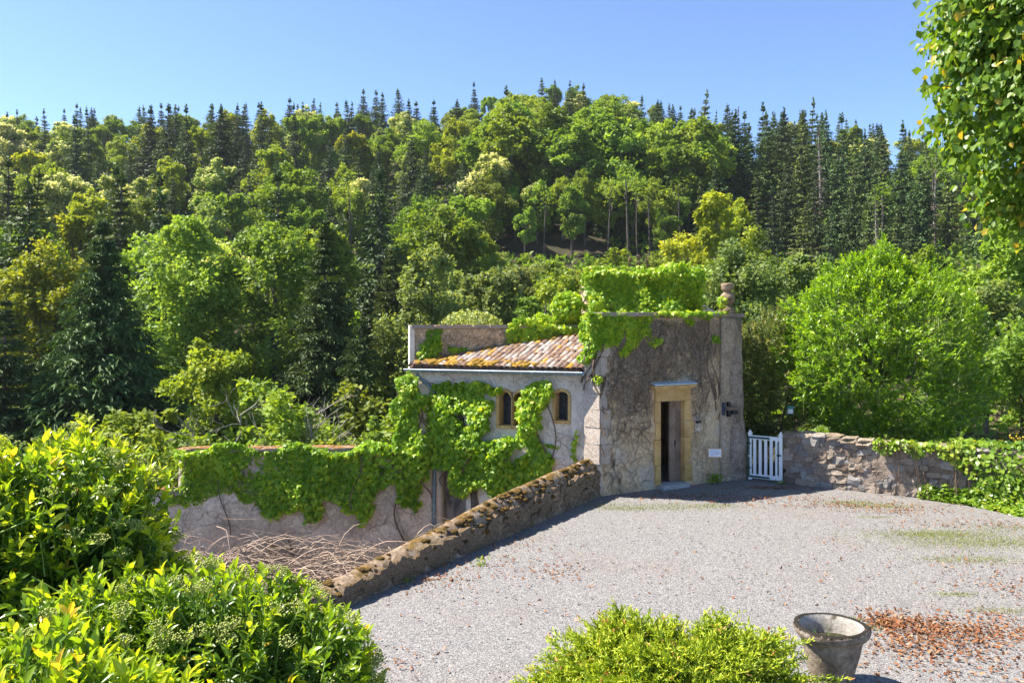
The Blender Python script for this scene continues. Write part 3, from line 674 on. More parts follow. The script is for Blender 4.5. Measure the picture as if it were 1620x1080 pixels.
# --- roof with its tiles
SL = 0.28; ZE = 2.80; OV = 0.20
def roofp(s, d, up=0.0): return FR + lW * s - nW * (d - OV) + UP * (ZE + SL * d + up)
def dmax(s): return 3.5 * max(0, 1 - s / FLEN) + OV - 0.02
B = Build()
Vd = np.array([roofp(0.0, 0.03, -.05), roofp(FLEN, 0.03, -.05), roofp(FLEN, dmax(FLEN), -.05), roofp(0.0, dmax(0), -.05)])
roof = put('roof', np.concatenate([Vd, Vd - UP * 0.05]), [np.array([(0, 1, 2, 3), (7, 6, 5, 4), (0, 4, 5, 1), (1, 5, 6, 2), (2, 6, 7, 3), (3, 7, 4, 0)])], M['deck'], house)
TILEV = {}
def tile_mesh(mat, convex=True):
    L, n = 0.43, 6; V = []; a = np.linspace(0, np.pi, n + 1)
    for lay in (0, 0.014):
        for x, r in ((0, 0.100), (L, 0.078)):
            rr = r - lay
            for t in a: V.append((x, -rr * math.cos(t), rr * math.sin(t) * (1 if convex else -1) * 0.72))
    V = np.array(V) * A(0.86, 0.80, 0.80); m = n + 1; Fq = []
    for j in range(n):
        Fq += [(j, j + 1, m + j + 1, m + j), (2 * m + j, 3 * m + j, 3 * m + j + 1, 2 * m + j + 1), (j, 2 * m + j, 2 * m + j + 1, j + 1)]
    TILEV[convex] = (V, np.array(Fq)); return new_mesh('roof_tile', V, [np.array(Fq)], mat, smooth_=False)
tiles = {(k, c): tile_mesh(M['tile'][k], c) for k in range(4) for c in (True, False)}
usl = unit(-nW + UP * SL); nsl = np.cross(usl, lW); nsl = nsl if nsl[2] > 0 else -nsl
CH = Build(); chv = None
for conv in (False, True):
    for j in range(31):
        s = 0.06 + 0.150 * j + (0 if conv else 0.075)
        dm_ = dmax(s); row = 0; d = -0.05
        while d + 0.14 < dm_ and s < FLEN - 0.02:
            edge = d + 0.55 > dm_
            pr = [0.36, 0.36, 0.20, 0.08]
            if row == 0 and s > 1.0: pr = [0.24, 0.18, 0.2, 0.38]
            if edge or s > 3.4: pr = [0.25, 0.15, 0.22, 0.38]
            k = rng.choice(4, p=pr)
            yw = rng.normal() * 0.035; u = unit(usl + lW * yw); v = unit(np.cross(nsl, u)); nn = np.cross(u, v)
            uu = unit(u + nn * 0.05); q = roofp(s + rng.normal() * 0.008, d, (0.020 if conv else 0.030) + 0.014 * rng.random())
            if conv: inst('roof_tile', tiles[(k, True)], frame(uu, v, np.cross(uu, v), q), roof)
            else:
                Vt, Ft = TILEV[False]; R3 = np.array([uu, v, np.cross(uu, v)]); CH.add(q + Vt @ R3, Ft)
            d += 0.255; row += 1
CH.put('channel_tiles', M['tile'][2], roof, kind='stuff')
# moss lumps along the verge and eave
Vm, Fm = rough_block(3, 0.9, 0.12, 77)
B = Build()
for i in range(150):
    s = rng.random() * FLEN * 0.98
    if i < 110: p = roofp(s, dmax(s) - rng.random() ** 2 * 0.35, 0.03)
    else: p = roofp(1.2 + rng.random() * 3.2, rng.random() * 0.3, 0.07)
    sc = 0.03 + 0.06 * rng.random() ** 2
    B.add(p + Vm * A(sc * 1.6, sc * 1.3, sc * 0.8) @ np.array(Matrix.Rotation(rng.random() * 6, 3, 'Z')), Fm)
B.put('moss', M['moss'], roof, kind='stuff')
# rafter ends, gutter, down pipe
for s in np.arange(0.35, 4.4, 0.62):
    put('rafter_end', obox(FR + lW * s + nW * 0.08 + UP * 2.705, lW, nW, UP, 0.04, 0.10, 0.035), [BOXF], M['dark_wood'], house)
a = np.linspace(math.pi, 2 * math.pi, 9); Vg = []; ge = (-0.02, FLEN + 0.08)
for rr in (0.078, 0.070):
    for s in ge:
        for t in a: Vg.append(FR + lW * s + nW * (OV + 0.06 + rr * math.cos(t)) + UP * (2.752 - 0.012 * s / 2 + rr * math.sin(t)))
Fg = []
for j in range(8): Fg += [(j, j + 1, 9 + j + 1, 9 + j), (18 + j, 27 + j, 27 + j + 1, 18 + j + 1), (j, 18 + j, 18 + j + 1, j + 1), (9 + j, 9 + j + 1, 27 + j + 1, 27 + j)]
Fg += [(0, 9, 27, 18), (8, 26, 35, 17)]
gut = put('gutter', np.array(Vg), [np.array(Fg)], M['zinc'], house, smooth_=False)
P = np.array([FR + lW * s + nW * (OV + 0.142) + UP * (2.755 - 0.006 * s) for s in ge]); V, Fq = tube(P, 0.012, 6); put('gutter_bead', V, [Fq], M['zinc_bright'], gut)
for s in np.arange(0.1, 4.6, 0.27):
    P = np.array([FR + lW * (s + 0.03 * q_) + nW * (OV + 0.06 + 0.084 * math.cos(t)) + UP * (2.752 - 0.006 * s + 0.084 * math.sin(t)) for q_, t in zip(np.linspace(0, 1, 9), a)])
    V, Fq = tube(P, 0.006, 4); put('gutter_bracket', V, [Fq], M['zinc_bright'], gut)
sp, zp = fac(690.5, 745)
P = np.array([FR + lW * (FLEN - 0.25) + nW * 0.26 + UP * 2.68, FR + lW * (FLEN - 0.27) + nW * 0.24 + UP * 2.55, FR + lW * (FLEN - 0.45) + nW * 0.14 + UP * 2.38, FR + lW * (sp + 0.02) + nW * 0.10 + UP * 2.2,
              FR + lW * sp + nW * 0.10 + UP * 1.9, FR + lW * sp + nW * 0.10 + UP * 0.0, FR + lW * sp + nW * 0.10 - UP * 2.9])
V, Fq = tube(P, 0.045, 8); pipe = put('downpipe', V, [Fq], M['pipe'], house, smooth_=True)
for z in (-0.1, -0.75, -1.5):
    P = np.array([FR + lW * sp + nW * 0.10 + UP * (z - 0.03), FR + lW * sp + nW * 0.10 + UP * (z + 0.03)]); V, Fq = tube(P, 0.055, 8); put('pipe_collar', V, [Fq], M['pipe'], pipe)
# vine covered block behind the doorway tower, finial and broken coping
D0 = at_depth(931, 500, 20.9); D1 = at_depth(1099, 500, 21.5); dD = unit((D1 - D0) * A(1, 1, 0)); nD = A(dD[1], -dD[0], 0); LD = np.linalg.norm((D1 - D0)[:2])
D0[2] = 0
V, Fq = wallgrid(D0, dD, nD, LD, 2.0, 5.22, 0.7, 0.15, (), 0.04, 1.6, top=lambda s: 5.0 + 0.22 * smooth(0.4, 2.0, s))
put('chimney_block', V, Fq, M['plaster_warm'], house, smooth_=True)
V = np.array([D1 + A(-.1, 0, 0), D1 + A(0.75, .1, 0), D1 + A(0.75, .6, 0), D1 + A(-.1, .6, 0)]); V[:, 2] = (4.62, 4.07, 4.07, 4.62)
put('broken_coping', np.concatenate([V, V * A(1, 1, 0) + UP * 3.9]), [np.array([(0, 1, 2, 3), (0, 4, 5, 1), (1, 5, 6, 2), (2, 6, 7, 3), (3, 7, 4, 0)])], M['plaster_pale'], house)
fp = PB - eF * 0.12 - nF * 0.20 + UP * (TOPZ + 0.07)
fin = thing('finial', fp, None, None); fin.parent = house; fin.location = Vector(fp) - house.location
for nm, pr in (('plinth', [(0, 0), (.19, 0), (.20, .10), (.13, .16), (.10, .20), (0, .20)]), ('urn_body', [(0, .18), (.09, .19), (.16, .27), (.185, .36), (.16, .45), (.10, .51), (.085, .55), (0, .55)]),
               ('knop', [(0, .53), (.10, .55), (.155, .63), (.15, .71), (.165, .74), (.12, .79), (.05, .80), (0, .80)])):
    V, Fq = lathe(pr, 20, fp, 0.12); put(nm, V, [Fq], M['low_wall'], fin, smooth_=True)

# ------------------------------------------------------------------ garden wall on the lower level
GR = A(-1.93, 19.52, 0); GL = A(-8.12, 19.25, 0); dG = unit(GR - GL); nG = A(dG[1], -dG[0], 0); LG = np.linalg.norm(GR - GL)
gw = thing('garden_wall', GL * A(1, 1, 0) + UP * -2.9, 'old rendered garden wall below the courtyard, its upper half hidden under creeper', 'wall')
V, Fq = wallgrid(GL, dG, nG, LG, -3.1, 0.76, 0.35, 0.1, (), 0.035, 1.4); put('wall_face', V, Fq, M['plaster_garden'], gw, smooth_=True)
V, Fq = wallgrid(GL - dG * 6, dG, nG, 6.0, -3.1, -0.28, 0.35, 0.15, (), 0.04, 1.4); put('wall_face', V, Fq, M['plaster_garden'], gw, smooth_=True)
V, Fq = wallgrid(GR - dG * 1.0, dG, nG, 1.0, 0.5, 2.35, 0.34, 0.12, (), 0.04, 1.6, top=lambda s: 1.1 + 1.3 * smooth(0.0, 0.7, s)); put('pier', V + nG * -0.01, Fq, M['plaster_garden'], gw, smooth_=True)
s = -0.05
while s < LG - 0.9:
    w = 0.35 + 0.3 * rng.random(); inst('coping_stone', cm[i % 4], frame(dG, nG, UP, GL + dG * (s + w / 2) - nG * 0.16 + UP * (0.77 + 0.012 * rng.normal()), (w / 2 - 0.006, 0.225, 0.035)), gw); s += w; i += 1
s = -6
while s < -0.1:
    w = 0.35 + 0.3 * rng.random(); inst('coping_stone', cm[i % 4], frame(dG, nG, UP, GL + dG * (s + w / 2) - nG * 0.16 + UP * (-0.25 + 0.012 * rng.normal()), (w / 2 - 0.006, 0.235, 0.05)), gw); s += w; i += 1

# ------------------------------------------------------------------ low mossy wall along the courtyard
W0 = A(1.94, 17.58, 0); dWl = unit(A(-3.99, -6.55, 0)); nWl = A(-dWl[1], dWl[0], 0); nWl = nWl if nWl[0] > 0 else -nWl
tt = np.linspace(-0.15, 16.0, 190)
Ht = np.interp(tt, [-0.2, 0.3, 2, 3.9, 5.4, 6.84, 7.7, 16], [0.84, 0.84, 0.78, 0.69, 0.53, 0.39, 0.31, 0.28])
sec = [(0.03, -0.3), (0.02, 0.0), (0.0, 0.25), (-0.02, 0.48), (-0.05, 0.66), (-0.11, 0.82), (-0.19, 0.93), (-0.27, 0.97), (-0.33, 0.95), (-0.37, 0.88), (-0.40, 0.7), (-0.41, 0.0), (-0.42, -9.0)]
V = np.array([[W0 + dWl * t + nWl * o_ + UP * (h * k if k >= 0 else (-0.3 if k > -1 else -3.2)) for o_, k in sec] for t, h in zip(tt, Ht)])
dsp = 0.035 * noise(V, 2.3, 3) + 0.018 * noise(V + 5, 7.0, 2)
V = V + dsp[..., None] * (nWl * 0.8 + UP * 0.6) * (np.array([k > 0.1 for _, k in sec])[None, :, None])
m_, k_ = V.shape[:2]; i_, j_ = np.meshgrid(np.arange(m_ - 1), np.arange(k_ - 1), indexing='ij')
Fq = np.stack([i_ * k_ + j_, i_ * k_ + j_ + 1, (i_ + 1) * k_ + j_ + 1, (i_ + 1) * k_ + j_], -1).reshape(-1, 4)
lw = thing('low_wall', W0, 'low mossy rubble wall running down the edge of the gravel courtyard', 'wall')
put('wall_body', V, [Fq, np.arange(k_)[None], (np.arange(k_) + (m_ - 1) * k_)[None]], M['low_wall'], lw, smooth_=True)
lsm = [new_mesh('stone', V_, [F_], M['low_wall']) for V_, F_ in (rough_block(3, 0.45, 0.10, s) for s in range(40, 46))]
for i in range(190):
    t = rng.random() * 9.0; h = np.interp(t, tt, Ht); zz = 0.05 + rng.random() * (h * 0.62)
    sz = 0.05 + 0.08 * rng.random()
    c = W0 + dWl * t + nWl * (-0.045 + 0.02 * rng.random()) + UP * zz
    an = rng.normal() * 0.25
    u = unit(dWl * math.cos(an) + UP * math.sin(an)); v = np.cross(nWl, u)
    inst('stone', lsm[i % 6], frame(u, nWl, v, c, (sz * 1.4, 0.07, sz * 0.8)), lw)
B = Build()
for i in range(700):
    t = rng.random() * 12; h = np.interp(t, tt, Ht)
    if noise(A(t, 0.3, 1), 1.3) < -0.1 and i % 3: continue
    f_ = rng.random(); c = W0 + dWl * t + nWl * (-0.36 * f_ + 0.02) + UP * (h * float(np.interp(f_, [0, .12, .3, .55, .75, .95, 1], [.5, .68, .83, .94, .96, .9, .85])))
    if rng.random() < 0.3: c = W0 + dWl * t + nWl * -0.03 + UP * h * (0.35 + 0.3 * rng.random())
    sc = 0.014 + 0.032 * rng.random() ** 2
    B.add(c + (Vm * A(sc * 1.7, sc * 1.4, sc * 0.7)) @ np.array(Matrix.Rotation(rng.random() * 6, 3, 'Z')), Fm)
B.put('moss', M['moss_dark'], lw, kind='stuff')

# ------------------------------------------------------------------ rubble wall at the right and the white gate
R0 = A(6.56, 18.98, 0); R1 = A(9.80, 16.94, 0); dRw = unit(R1 - R0); nRw = A(dRw[1], -dRw[0], 0); LR = 7.5
rw = thing('rubble_wall', R0, 'waist-high rubble stone wall running from the white gate to the ivy', 'wall')
toph = lambda s: 1.17 + 0.03 * np.sin(s * 2.1) - 0.015 * s
V, Fq = wallgrid(R0 - nRw * 0.05, dRw, nRw, LR, -0.3, 1.12, 0.40, 0.1, (), 0.03, 3.0, top=toph); put('mortar_core', V, Fq, M['mortar'], rw, smooth_=True)
rsm = [new_mesh('stone', V_, [F_], M['rubble'][s % 3]) for s, (V_, F_) in enumerate(rough_block(3, 0.22, 0.15, s) for s in range(60, 69))]
z = 0.0; n_st = 0
while z < 1.12:
    h = 0.10 + 0.08 * rng.random(); s = -0.02 - 0.1 * rng.random()
    while s < 5.4:
        w = 0.12 + 0.22 * rng.random() ** 1.5; hh = h * (0.8 + 0.5 * rng.random())
        if z + hh < toph(s) + 0.06:
            an = rng.normal() * 0.12; u = unit(dRw * math.cos(an) + UP * math.sin(an)); v = np.cross(nRw, u); v = v if v[2] > 0 else -v
            inst('stone', rsm[rng.integers(9)], frame(u, nRw, v, R0 + dRw * (s + w / 2) + nRw * (-0.098 + 0.022 * rng.normal()) + UP * (z + h / 2 + 0.02 * rng.normal()), (w / 2 + 0.004, 0.07 + 0.02 * rng.random(), hh / 2 + 0.006)), rw); n_st += 1
        s += w
    z += h
for s in np.arange(0.1, 5.2, 0.33):
    inst('cap_stone', rsm[rng.integers(9)], frame(dRw, nRw, UP, R0 + dRw * s - nRw * 0.24 + UP * (toph(s) + 0.0), (0.17, 0.24 + 0.03 * rng.random(), 0.06)), rw)
print('stones', n_st)
G0 = A(5.83, 19.46, 0); G1 = A(6.50, 18.99, 0); dg = unit(G1 - G0); ng = A(dg[1], -dg[0], 0); Lg = np.linalg.norm(G1 - G0)
gate = thing('picket_gate', G0, 'small white picket gate with dark green trim between the tower and the rubble wall', 'gate')
def gbox(name, s0, s1, z0, z1, d0, d1, mat, parent=gate): return put(name, obox(G0 + dg * (s0 + s1) / 2 + ng * (d0 + d1) / 2 + UP * (z0 + z1) / 2, dg, ng, UP, (s1 - s0) / 2, (d1 - d0) / 2, (z1 - z0) / 2), [BOXF], mat, parent)
H_ = 1.15
for s0 in (0.0, Lg - 0.075):
    pts = [(s0, 0.03), (s0 + .075, 0.03), (s0 + .075, H_ - .03), (s0 + .09, H_), (s0 + .075, H_ + .035), (s0 + .0375, H_ + .10), (s0, H_ + .035), (s0 - .015, H_), (s0, H_ - .03)]
    V, Fc = chord(G0, dg, ng, pts, -0.03, 0.03); put('gate_post', V, Fc, M['white'], gate)
gbox('rail', 0.077, Lg - 0.077, H_ - 0.13, H_ - 0.035, -0.015, 0.02, M['white']); gbox('rail', 0.077, Lg - 0.077, 0.07, 0.17, -0.015, 0.02, M['white'])
npk = 5; gap = (Lg - 0.15) / (npk + 0.0)
for i in range(npk):
    c = 0.075 + gap * (i + 0.5) + 0.01; gbox('picket', c - 0.036, c + 0.036, 0.172, H_ - 0.132, -0.012, 0.014, M['white'])
gbox('trim_strip', 0.04, Lg * 0.64, H_ - 0.105, H_ - 0.06, 0.033, 0.041, M['green_paint']); gbox('trim_strip', 0.04, Lg * 0.64, 0.09, 0.135, 0.033, 0.041, M['green_paint'])
gbox('trim_strip', 0.005, 0.035, 0.63, H_ - 0.06, 0.033, 0.041, M['green_paint']); gbox('trim_strip', 0.005, 0.035, 0.09, 0.58, 0.033, 0.041, M['green_paint'])
gbox('trim_strip', Lg - 0.115, Lg - 0.08, 0.2, H_ - 0.15, -0.01, 0.017, M['green_paint'])
gbox('latch', Lg - 0.12, Lg - 0.03, 0.66, 0.70, 0.031, 0.05, M['black'])
for z_ in (0.3, 0.9): gbox('hinge', -0.04, 0.06, z_, z_ + 0.035, 0.031, 0.037, M['black'])
# notice on a stick
tn, zn = fro(1131, 716); npos = PA + eF * tn + nF * 0.45
npos = on_plane(1131, 716, npos, unit(A(-0.15, -1, 0)))
sg = thing('notice', npos * A(1, 1, 0), 'white paper notice on a thin stake against the tower wall, near the gate', 'sign')
dn = A(0.989, -0.148, 0); nn_ = A(-0.148, -0.989, 0)
put('stake', obox(npos * A(1, 1, 0) + UP * 0.32 - nn_ * 0.014, dn, nn_, UP, 0.010, 0.008, 0.36), [BOXF], M['twig'], sg)
put('board', obox(npos + UP * 0.0, dn, nn_, UP, 0.165, 0.006, 0.115), [BOXF], M['ochre'], sg)
sh = put('sheet', obox(npos + nn_ * 0.009, dn, nn_, UP, 0.145, 0.0015, 0.095), [BOXF], M['paper'], sg)
for k, wd in enumerate((0.11, 0.09, 0.12, 0.115, 0.12, 0.10, 0.05)):
    put('text_line', obox(npos + nn_ * 0.0112 + UP * (0.065 - 0.021 * k) - dn * (0.12 - wd) * (0.3 if k < 2 else 1), dn, nn_, UP, wd, 0.0004, 0.0035), [BOXF], M['ink'], sh)
# small box hanging in the hedge
hb = at_depth(1250, 648, 20.6)
bx = thing('nest_box', hb, 'little white box with a teal lid hanging in the brown-green hedge', 'box')
put('box_body', obox(hb - UP * 0.035, A(1, 0, 0), A(0, 1, 0), UP, 0.062, 0.05, 0.06), [BOXF], M['white'], bx)
put('lid', obox(hb + UP * 0.065, A(1, 0, 0), A(0, 1, 0), UP, 0.07, 0.06, 0.038), [BOXF], M['teal'], bx)
V, Fq = tube(np.array([hb + UP * 0.1, hb + A(0.02, 0.02, 0.3), hb + A(0.05, 0.1, 0.7)]), 0.006, 4); put('hanger', V, [Fq], M['black'], bx)
# stone urn
uc = A(3.36, 8.32, 0)
urn = thing('stone_urn', uc, 'weathered stone urn with lichen-blackened rim standing on the gravel beside the juniper', 'urn')
V, Fq = lathe([(0.0, .0), (.20, 0), (.215, .06), (.20, .08), (.235, .2), (.275, .36), (.30, .48), (.305, .53)], 40, uc, 0.02); put('urn_body', V, [Fq], M['urn'], urn, smooth_=True)
V, Fq = lathe([(.30, .525), (.335, .54), (.365, .575), (.378, .62), (.372, .655), (.345, .668), (.315, .655)], 48, uc, 0.035); put('rim', V, [Fq], M['urn'], urn, smooth_=True)
V, Fq = lathe([(.317, .655), (.285, .60), (.275, .50), (.265, .40), (.0, .39)], 40, uc, 0.02); put('urn_inside', V, [Fq], M['urn_in'], urn, smooth_=True)
V, Fq = lathe([(0, .50), (.15, .49), (.274, .47)], 24, uc, 0.05); put('soil', V, [Fq], M['soil'], urn)

# ------------------------------------------------------------------ creepers on the walls
def creeper(name, label, items, mat='l_creeper', size=(0.088, 0.148), seed=1, stems=8, kind='lobed'):
    """items: (polygon in photo pixels, plane point, plane normal, leaves, thickness, holes)."""
    r = np.random.default_rng(seed); B = Build(); allp = []
    for poly, p0, nrm, n, th, hol in items:
        p = np.array(poly, float); lo, hi = p.min(0), p.max(0); xy = np.zeros((0, 2))
        while len(xy) < n:
            c = lo + r.random((n * 2, 2)) * (hi - lo)
            wob = np.stack([noise(np.c_[c / 14, 0 * c[:, 0]], 1.0, 2), noise(np.c_[c / 14 + 9, 0 * c[:, 0]], 1.0, 2)], -1) * 7
            k = in_poly(c[:, 0] + wob[:, 0], c[:, 1] + wob[:, 1], poly)
            for h in hol: k &= ~in_poly(c[:, 0], c[:, 1], h)
            thin = noise(np.c_[c / 26, 0 * c[:, 0] + 3], 1.0, 2)
            k &= r.random(len(c)) < np.clip(1.15 + thin * 0.55, 0.12, 1)
            xy = np.concatenate([xy, c[k]])
        xy = xy[:n]; d = np.stack([(xy[:, 0] - CX) / F, np.ones(n), (HY - xy[:, 1]) / F], -1); cam_p = A(0, 0, CAM_H)
        t = ((p0 - cam_p) @ nrm) / (d @ nrm); P = cam_p + d * t[:, None]
        dep = (0.25 + 0.75 * r.random(n)) * th * np.clip(0.8 + 0.85 * noise(P, 1.9, 2), 0.15, 1.9)
        P = P + nrm * dep[:, None]; allp.append((P, nrm))
        N = unit(nrm * 0.6 + UP * 0.75 + A(-0.25, 0, 0) + r.normal(size=(n, 3)) * 0.5)
        D = unit(-UP + nrm * 0.35 + r.normal(size=(n, 3)) * 0.45)
        L = size[0] + (size[1] - size[0]) * r.random(n)
        tint = np.clip(0.52 + 0.20 * noise(P, 0.9, 2) + 0.25 * r.normal(size=n) + 0.12 * (dep / th > .7), 0, 1)
        leaves(B, kind, P, D, N, L, L * 0.85, tint)
    P0 = allp[0][0]; root = thing(name, P0[np.argmin(P0[:, 2])], label, 'creeper', 'creepers growing on the walls')
    B.put('foliage', M[mat], root, kind='stuff')
    S = Build()
    for P, nrm in allp:
        for _ in range(stems):
            a_ = P[r.integers(len(P))] - nrm * 0.05; ln = 0.6 + r.random() * 1.4
            q = [a_ + UP * -ln * u + np.cross(nrm, UP) * 0.15 * math.sin(5 * u + a_[0] * 9) for u in np.linspace(0, 1, 9)]
            V_, F_ = tube(np.array(q), 0.011 + 0.01 * r.random(), 4); S.add(V_, F_)
    S.put('stem', M['stem'], root, kind='stuff')
    return root
V1 = [(282, 712), (300, 704), (350, 711), (420, 713), (480, 716), (545, 712), (600, 706), (640, 690), (676, 690), (680, 720), (676, 768), (657, 796), (633, 796), (626, 760), (615, 775), (593, 796), (586, 829), (569, 829), (563, 802), (547, 796), (520, 790), (506, 800), (505, 822), (486, 830), (478, 800), (443, 799), (419, 811), (388, 785), (361, 777), (318, 793), (284, 788)]
V1b = [(268, 795), (284, 770), (300, 790), (300, 800), (275, 800)]
creeper('wall_creeper', 'bright green creeper hanging over the top of the lower garden wall', [(V1, GL, nG, 6200, 0.20, []), (V1b, GL, nG, 120, 0.15, []), ([(282, 704), (330, 703), (420, 710), (540, 709), (600, 700), (650, 690), (650, 706), (600, 716), (282, 718)], GL, nG, 1500, 0.24, [])], seed=2)
V2 = [(632, 597), (652, 591), (660, 604), (671, 608), (678, 633), (668, 640), (660, 655), (664, 674), (672, 700), (672, 716), (624, 712), (618, 680), (619, 650), (624, 620)]
creeper('pier_creeper', 'column of creeper climbing the pier at the end of the outbuilding, beside the grey downpipe', [(V2, GR + nG * 0.02, nG, 1500, 0.30, [])], seed=3)
V3 = [(676, 636), (694, 602), (727, 600), (793, 601), (796, 609), (771, 619), (777, 638), (780, 674), (766, 684), (768, 697), (782, 700), (800, 695), (815, 687), (830, 678), (826, 660), (834, 634), (829, 609), (850, 605), (879, 603), (880, 634), (863, 656), (863, 686), (868, 711), (879, 736), (860, 752), (838, 762), (804, 784), (788, 792), (771, 776), (754, 768), (738, 785), (729, 774), (718, 752), (713, 738), (704, 741), (679, 730)]
creeper('facade_creeper', 'creeper spread in a ring over the pale window facade under the gutter', [(V3, FR, nW, 6200, 0.24, [[(720, 649), (749, 652), (753, 674), (742, 674)], [(816, 708), (841, 698), (838, 714), (818, 723)]])], seed=4)
creeper('creeper_strand', 'single thin strand of creeper on the pale facade next to the corner stones', [([(905, 672), (913, 672), (914, 700), (913, 729), (905, 729), (904, 705)], FR, nW, 70, 0.05, []), ([(866, 700), (880, 703), (890, 710), (889, 713), (876, 709), (864, 706)], FR, nW, 34, 0.05, [])], seed=5, size=(0.05, 0.09), stems=1)
V5 = [(930, 499), (1021, 499), (1031, 516), (1043, 535), (1021, 542), (1012, 520), (1000, 540), (992, 559), (983, 561), (980, 520), (973, 525), (970, 544), (951, 556), (948, 560)]
V5b = [(921, 503), (950, 496), (952, 552), (945, 566), (934, 572), (920, 569)]
creeper('tower_creeper', 'creeper spilling over the top corner of the doorway tower', [(V5, PA, nF, 1300, 0.14, []), (V5b, PR, nR, 620, 0.24, []), ([(930, 494), (1150, 492), (1150, 500), (930, 502)], PA, nF, 420, 0.12, []), ([(1083, 503), (1094, 505), (1096, 517), (1090, 520)], PA, nF, 22, 0.05, []), ([(1120, 523), (1134, 524), (1135, 538), (1122, 537)], PA, nF, 30, 0.05, []), ([(940, 590), (953, 592), (955, 608), (944, 606)], PR, nR, 26, 0.06, [])], seed=6)
V6 = [(926, 442), (945, 436), (985, 430), (1020, 427), (1040, 424), (1104, 421), (1106, 440), (1102, 470), (1099, 490), (1110, 500), (928, 502)]
creeper('chimney_creeper', 'dense hedge-like creeper wrapping the square block above the tower', [(V6, D0, nD, 5600, 0.32, []), ([(930, 436), (1030, 424), (1102, 418), (1104, 428), (1040, 432), (930, 446)], D0 - nD * 0.35, nD, 900, 0.2, []), ([(926, 424), (960, 428), (1000, 416), (1040, 414), (1075, 420), (1112, 412), (1112, 500), (1098, 500), (1098, 430), (940, 444), (918, 470)], D0 - nD * 0.2, nD, 420, 0.5, [])], seed=7)
creeper('roof_creeper', 'creeper trailing along the wall top where the tiled roof meets it', [([(800, 516), (830, 509), (862, 512), (905, 508), (928, 500), (930, 524), (905, 530), (880, 528), (850, 538), (822, 541), (800, 530)], BK, nK, 800, 0.25, []), ([(868, 505), (880, 494), (930, 496), (930, 512), (868, 514)], BK - nK * 0.3, nK, 260, 0.2, [])], seed=8, stems=2)
creeper('roof_end_creeper', 'small creeper tuft on the wall at the low end of the tiled roof', [([(672, 520), (697, 519), (698, 538), (690, 560), (665, 566), (660, 552), (672, 540)], FL, nK, 330, 0.12, []), ([(707, 549), (734, 549), (736, 558), (708, 559)], FL, nK, 60, 0.08, [])], seed=9, stems=2)
# round clump on top of the wall behind the roof
def ball(name, label, c, rad, n, kind, size, mat, cat, tint0=0.5, seed=0, group=None):
    r = np.random.default_rng(seed); B = Build(); d = unit(r.normal(size=(n, 3))); rr = (0.72 + 0.33 * r.random(n))[:, None]
    rr = rr * (1 + 0.14 * noise(d * 2.5 + seed, 1.0, 2))[:, None]
    P = c + d * rr * rad; N = unit(d * 0.6 + UP * 0.4 + r.normal(size=(n, 3)) * 0.4); D = unit(np.cross(N, r.normal(size=(n, 3))) - UP * 0.4)
    L = size * (0.7 + 0.6 * r.random(n)); leaves(B, kind, P, D, N, L, L * 0.8, np.clip(tint0 + 0.2 * r.normal(size=n), 0, 1))
    root = thing(name, c - UP * rad[2], label, cat, group); B.put('foliage', M[mat], root, kind='stuff')
    V_, F_ = tube(np.array([c - UP * rad[2] * 1.25, c - UP * rad[2] * .3, c + UP * rad[2] * .2]), 0.03, 5); put('stem', V_, [F_], M['stem'], root)
    return root
ball('clipped_creeper', 'rounded clump of creeper on the wall between the tiled roof and the tower', at_depth(898, 486, 20.8), A(0.40, 0.35, 0.44), 900, 'lobed', 0.11, 'l_creeper', 'creeper', 0.55, 3, 'creepers growing on the walls')
ball('roof_sapling', 'little leafy sapling on the wall top behind the tiled roof', at_depth(853, 508, 21.2), A(0.24, 0.2, 0.22), 200, 'lobed', 0.10, 'l_creeper', 'plant', 0.6, 4)
ball('pale_bush', 'pale yellowish bush just behind the wall at the low end of the roof', at_depth(745, 508, 21.8), A(0.75, 0.6, 0.30), 900, 'oval', 0.10, 'l_willow', 'bush', 0.8, 5)
ball('finial_tuft', 'tuft of creeper growing around the stone finial', at_depth(1142, 478, 19.4), A(0.11, 0.1, 0.16), 90, 'lobed', 0.08, 'l_creeper', 'creeper', 0.6, 6, 'creepers growing on the walls')

# bare tendrils netted over the walls
def tendrils(name, label, o, d, n, S, Z, count, mat, seed, dens=None, R=(0.004, 0.010), up=0.55):
    r = np.random.default_rng(seed); B = Build(); done = 0
    while done < count:
        s, z = S[0] + r.random() * (S[1] - S[0]), Z[0] + r.random() * (Z[1] - Z[0])
        if dens is not None and r.random() > dens(s, z): continue
        done += 1
        th = math.pi / 2 + r.normal() * 0.9 if r.random() < up else r.random() * 6.28
        m_ = r.integers(6, 18); q = []; ss, zz = s, z
        for _ in range(m_):
            q.append(o + d * ss + UP * zz + n * (0.028 + 0.012 * r.random() + 0.022 * noise(o + d * ss + UP * zz, 2.2, 2)))
            th += r.normal() * 0.45; st = 0.05 + 0.05 * r.random(); ss += st * math.cos(th); zz += st * math.sin(th)
            if not (S[0] - .02 < ss < S[1] + .02 and Z[0] < zz < Z[1]) or (dens is not None and dens(ss, zz) <= 0): break
        if len(q) < 3: continue
        rad = R[0] + (R[1] - R[0]) * r.random() ** 2
        V_, F_ = tube(np.array(q), np.linspace(rad, rad * 0.5, len(q)), 3); B.add(V_, F_)
    root = thing(name, o + d * (S[0] + S[1]) / 2 + UP * Z[0], label, 'creeper', 'bare creeper stems on the walls'); B.put('stem', M[mat], root, kind='stuff'); return root
def dens_f(s, z):
    if tL - 0.22 < s < tR + 0.24 and z < zT + 0.45: return 0
    return float(np.clip(0.15 + smooth(0.8, 2.6, z) * 0.9 - 0.55 * smooth(2.9, 3.3, s) * (1 - smooth(2.6, 3.3, z)), 0, 1))
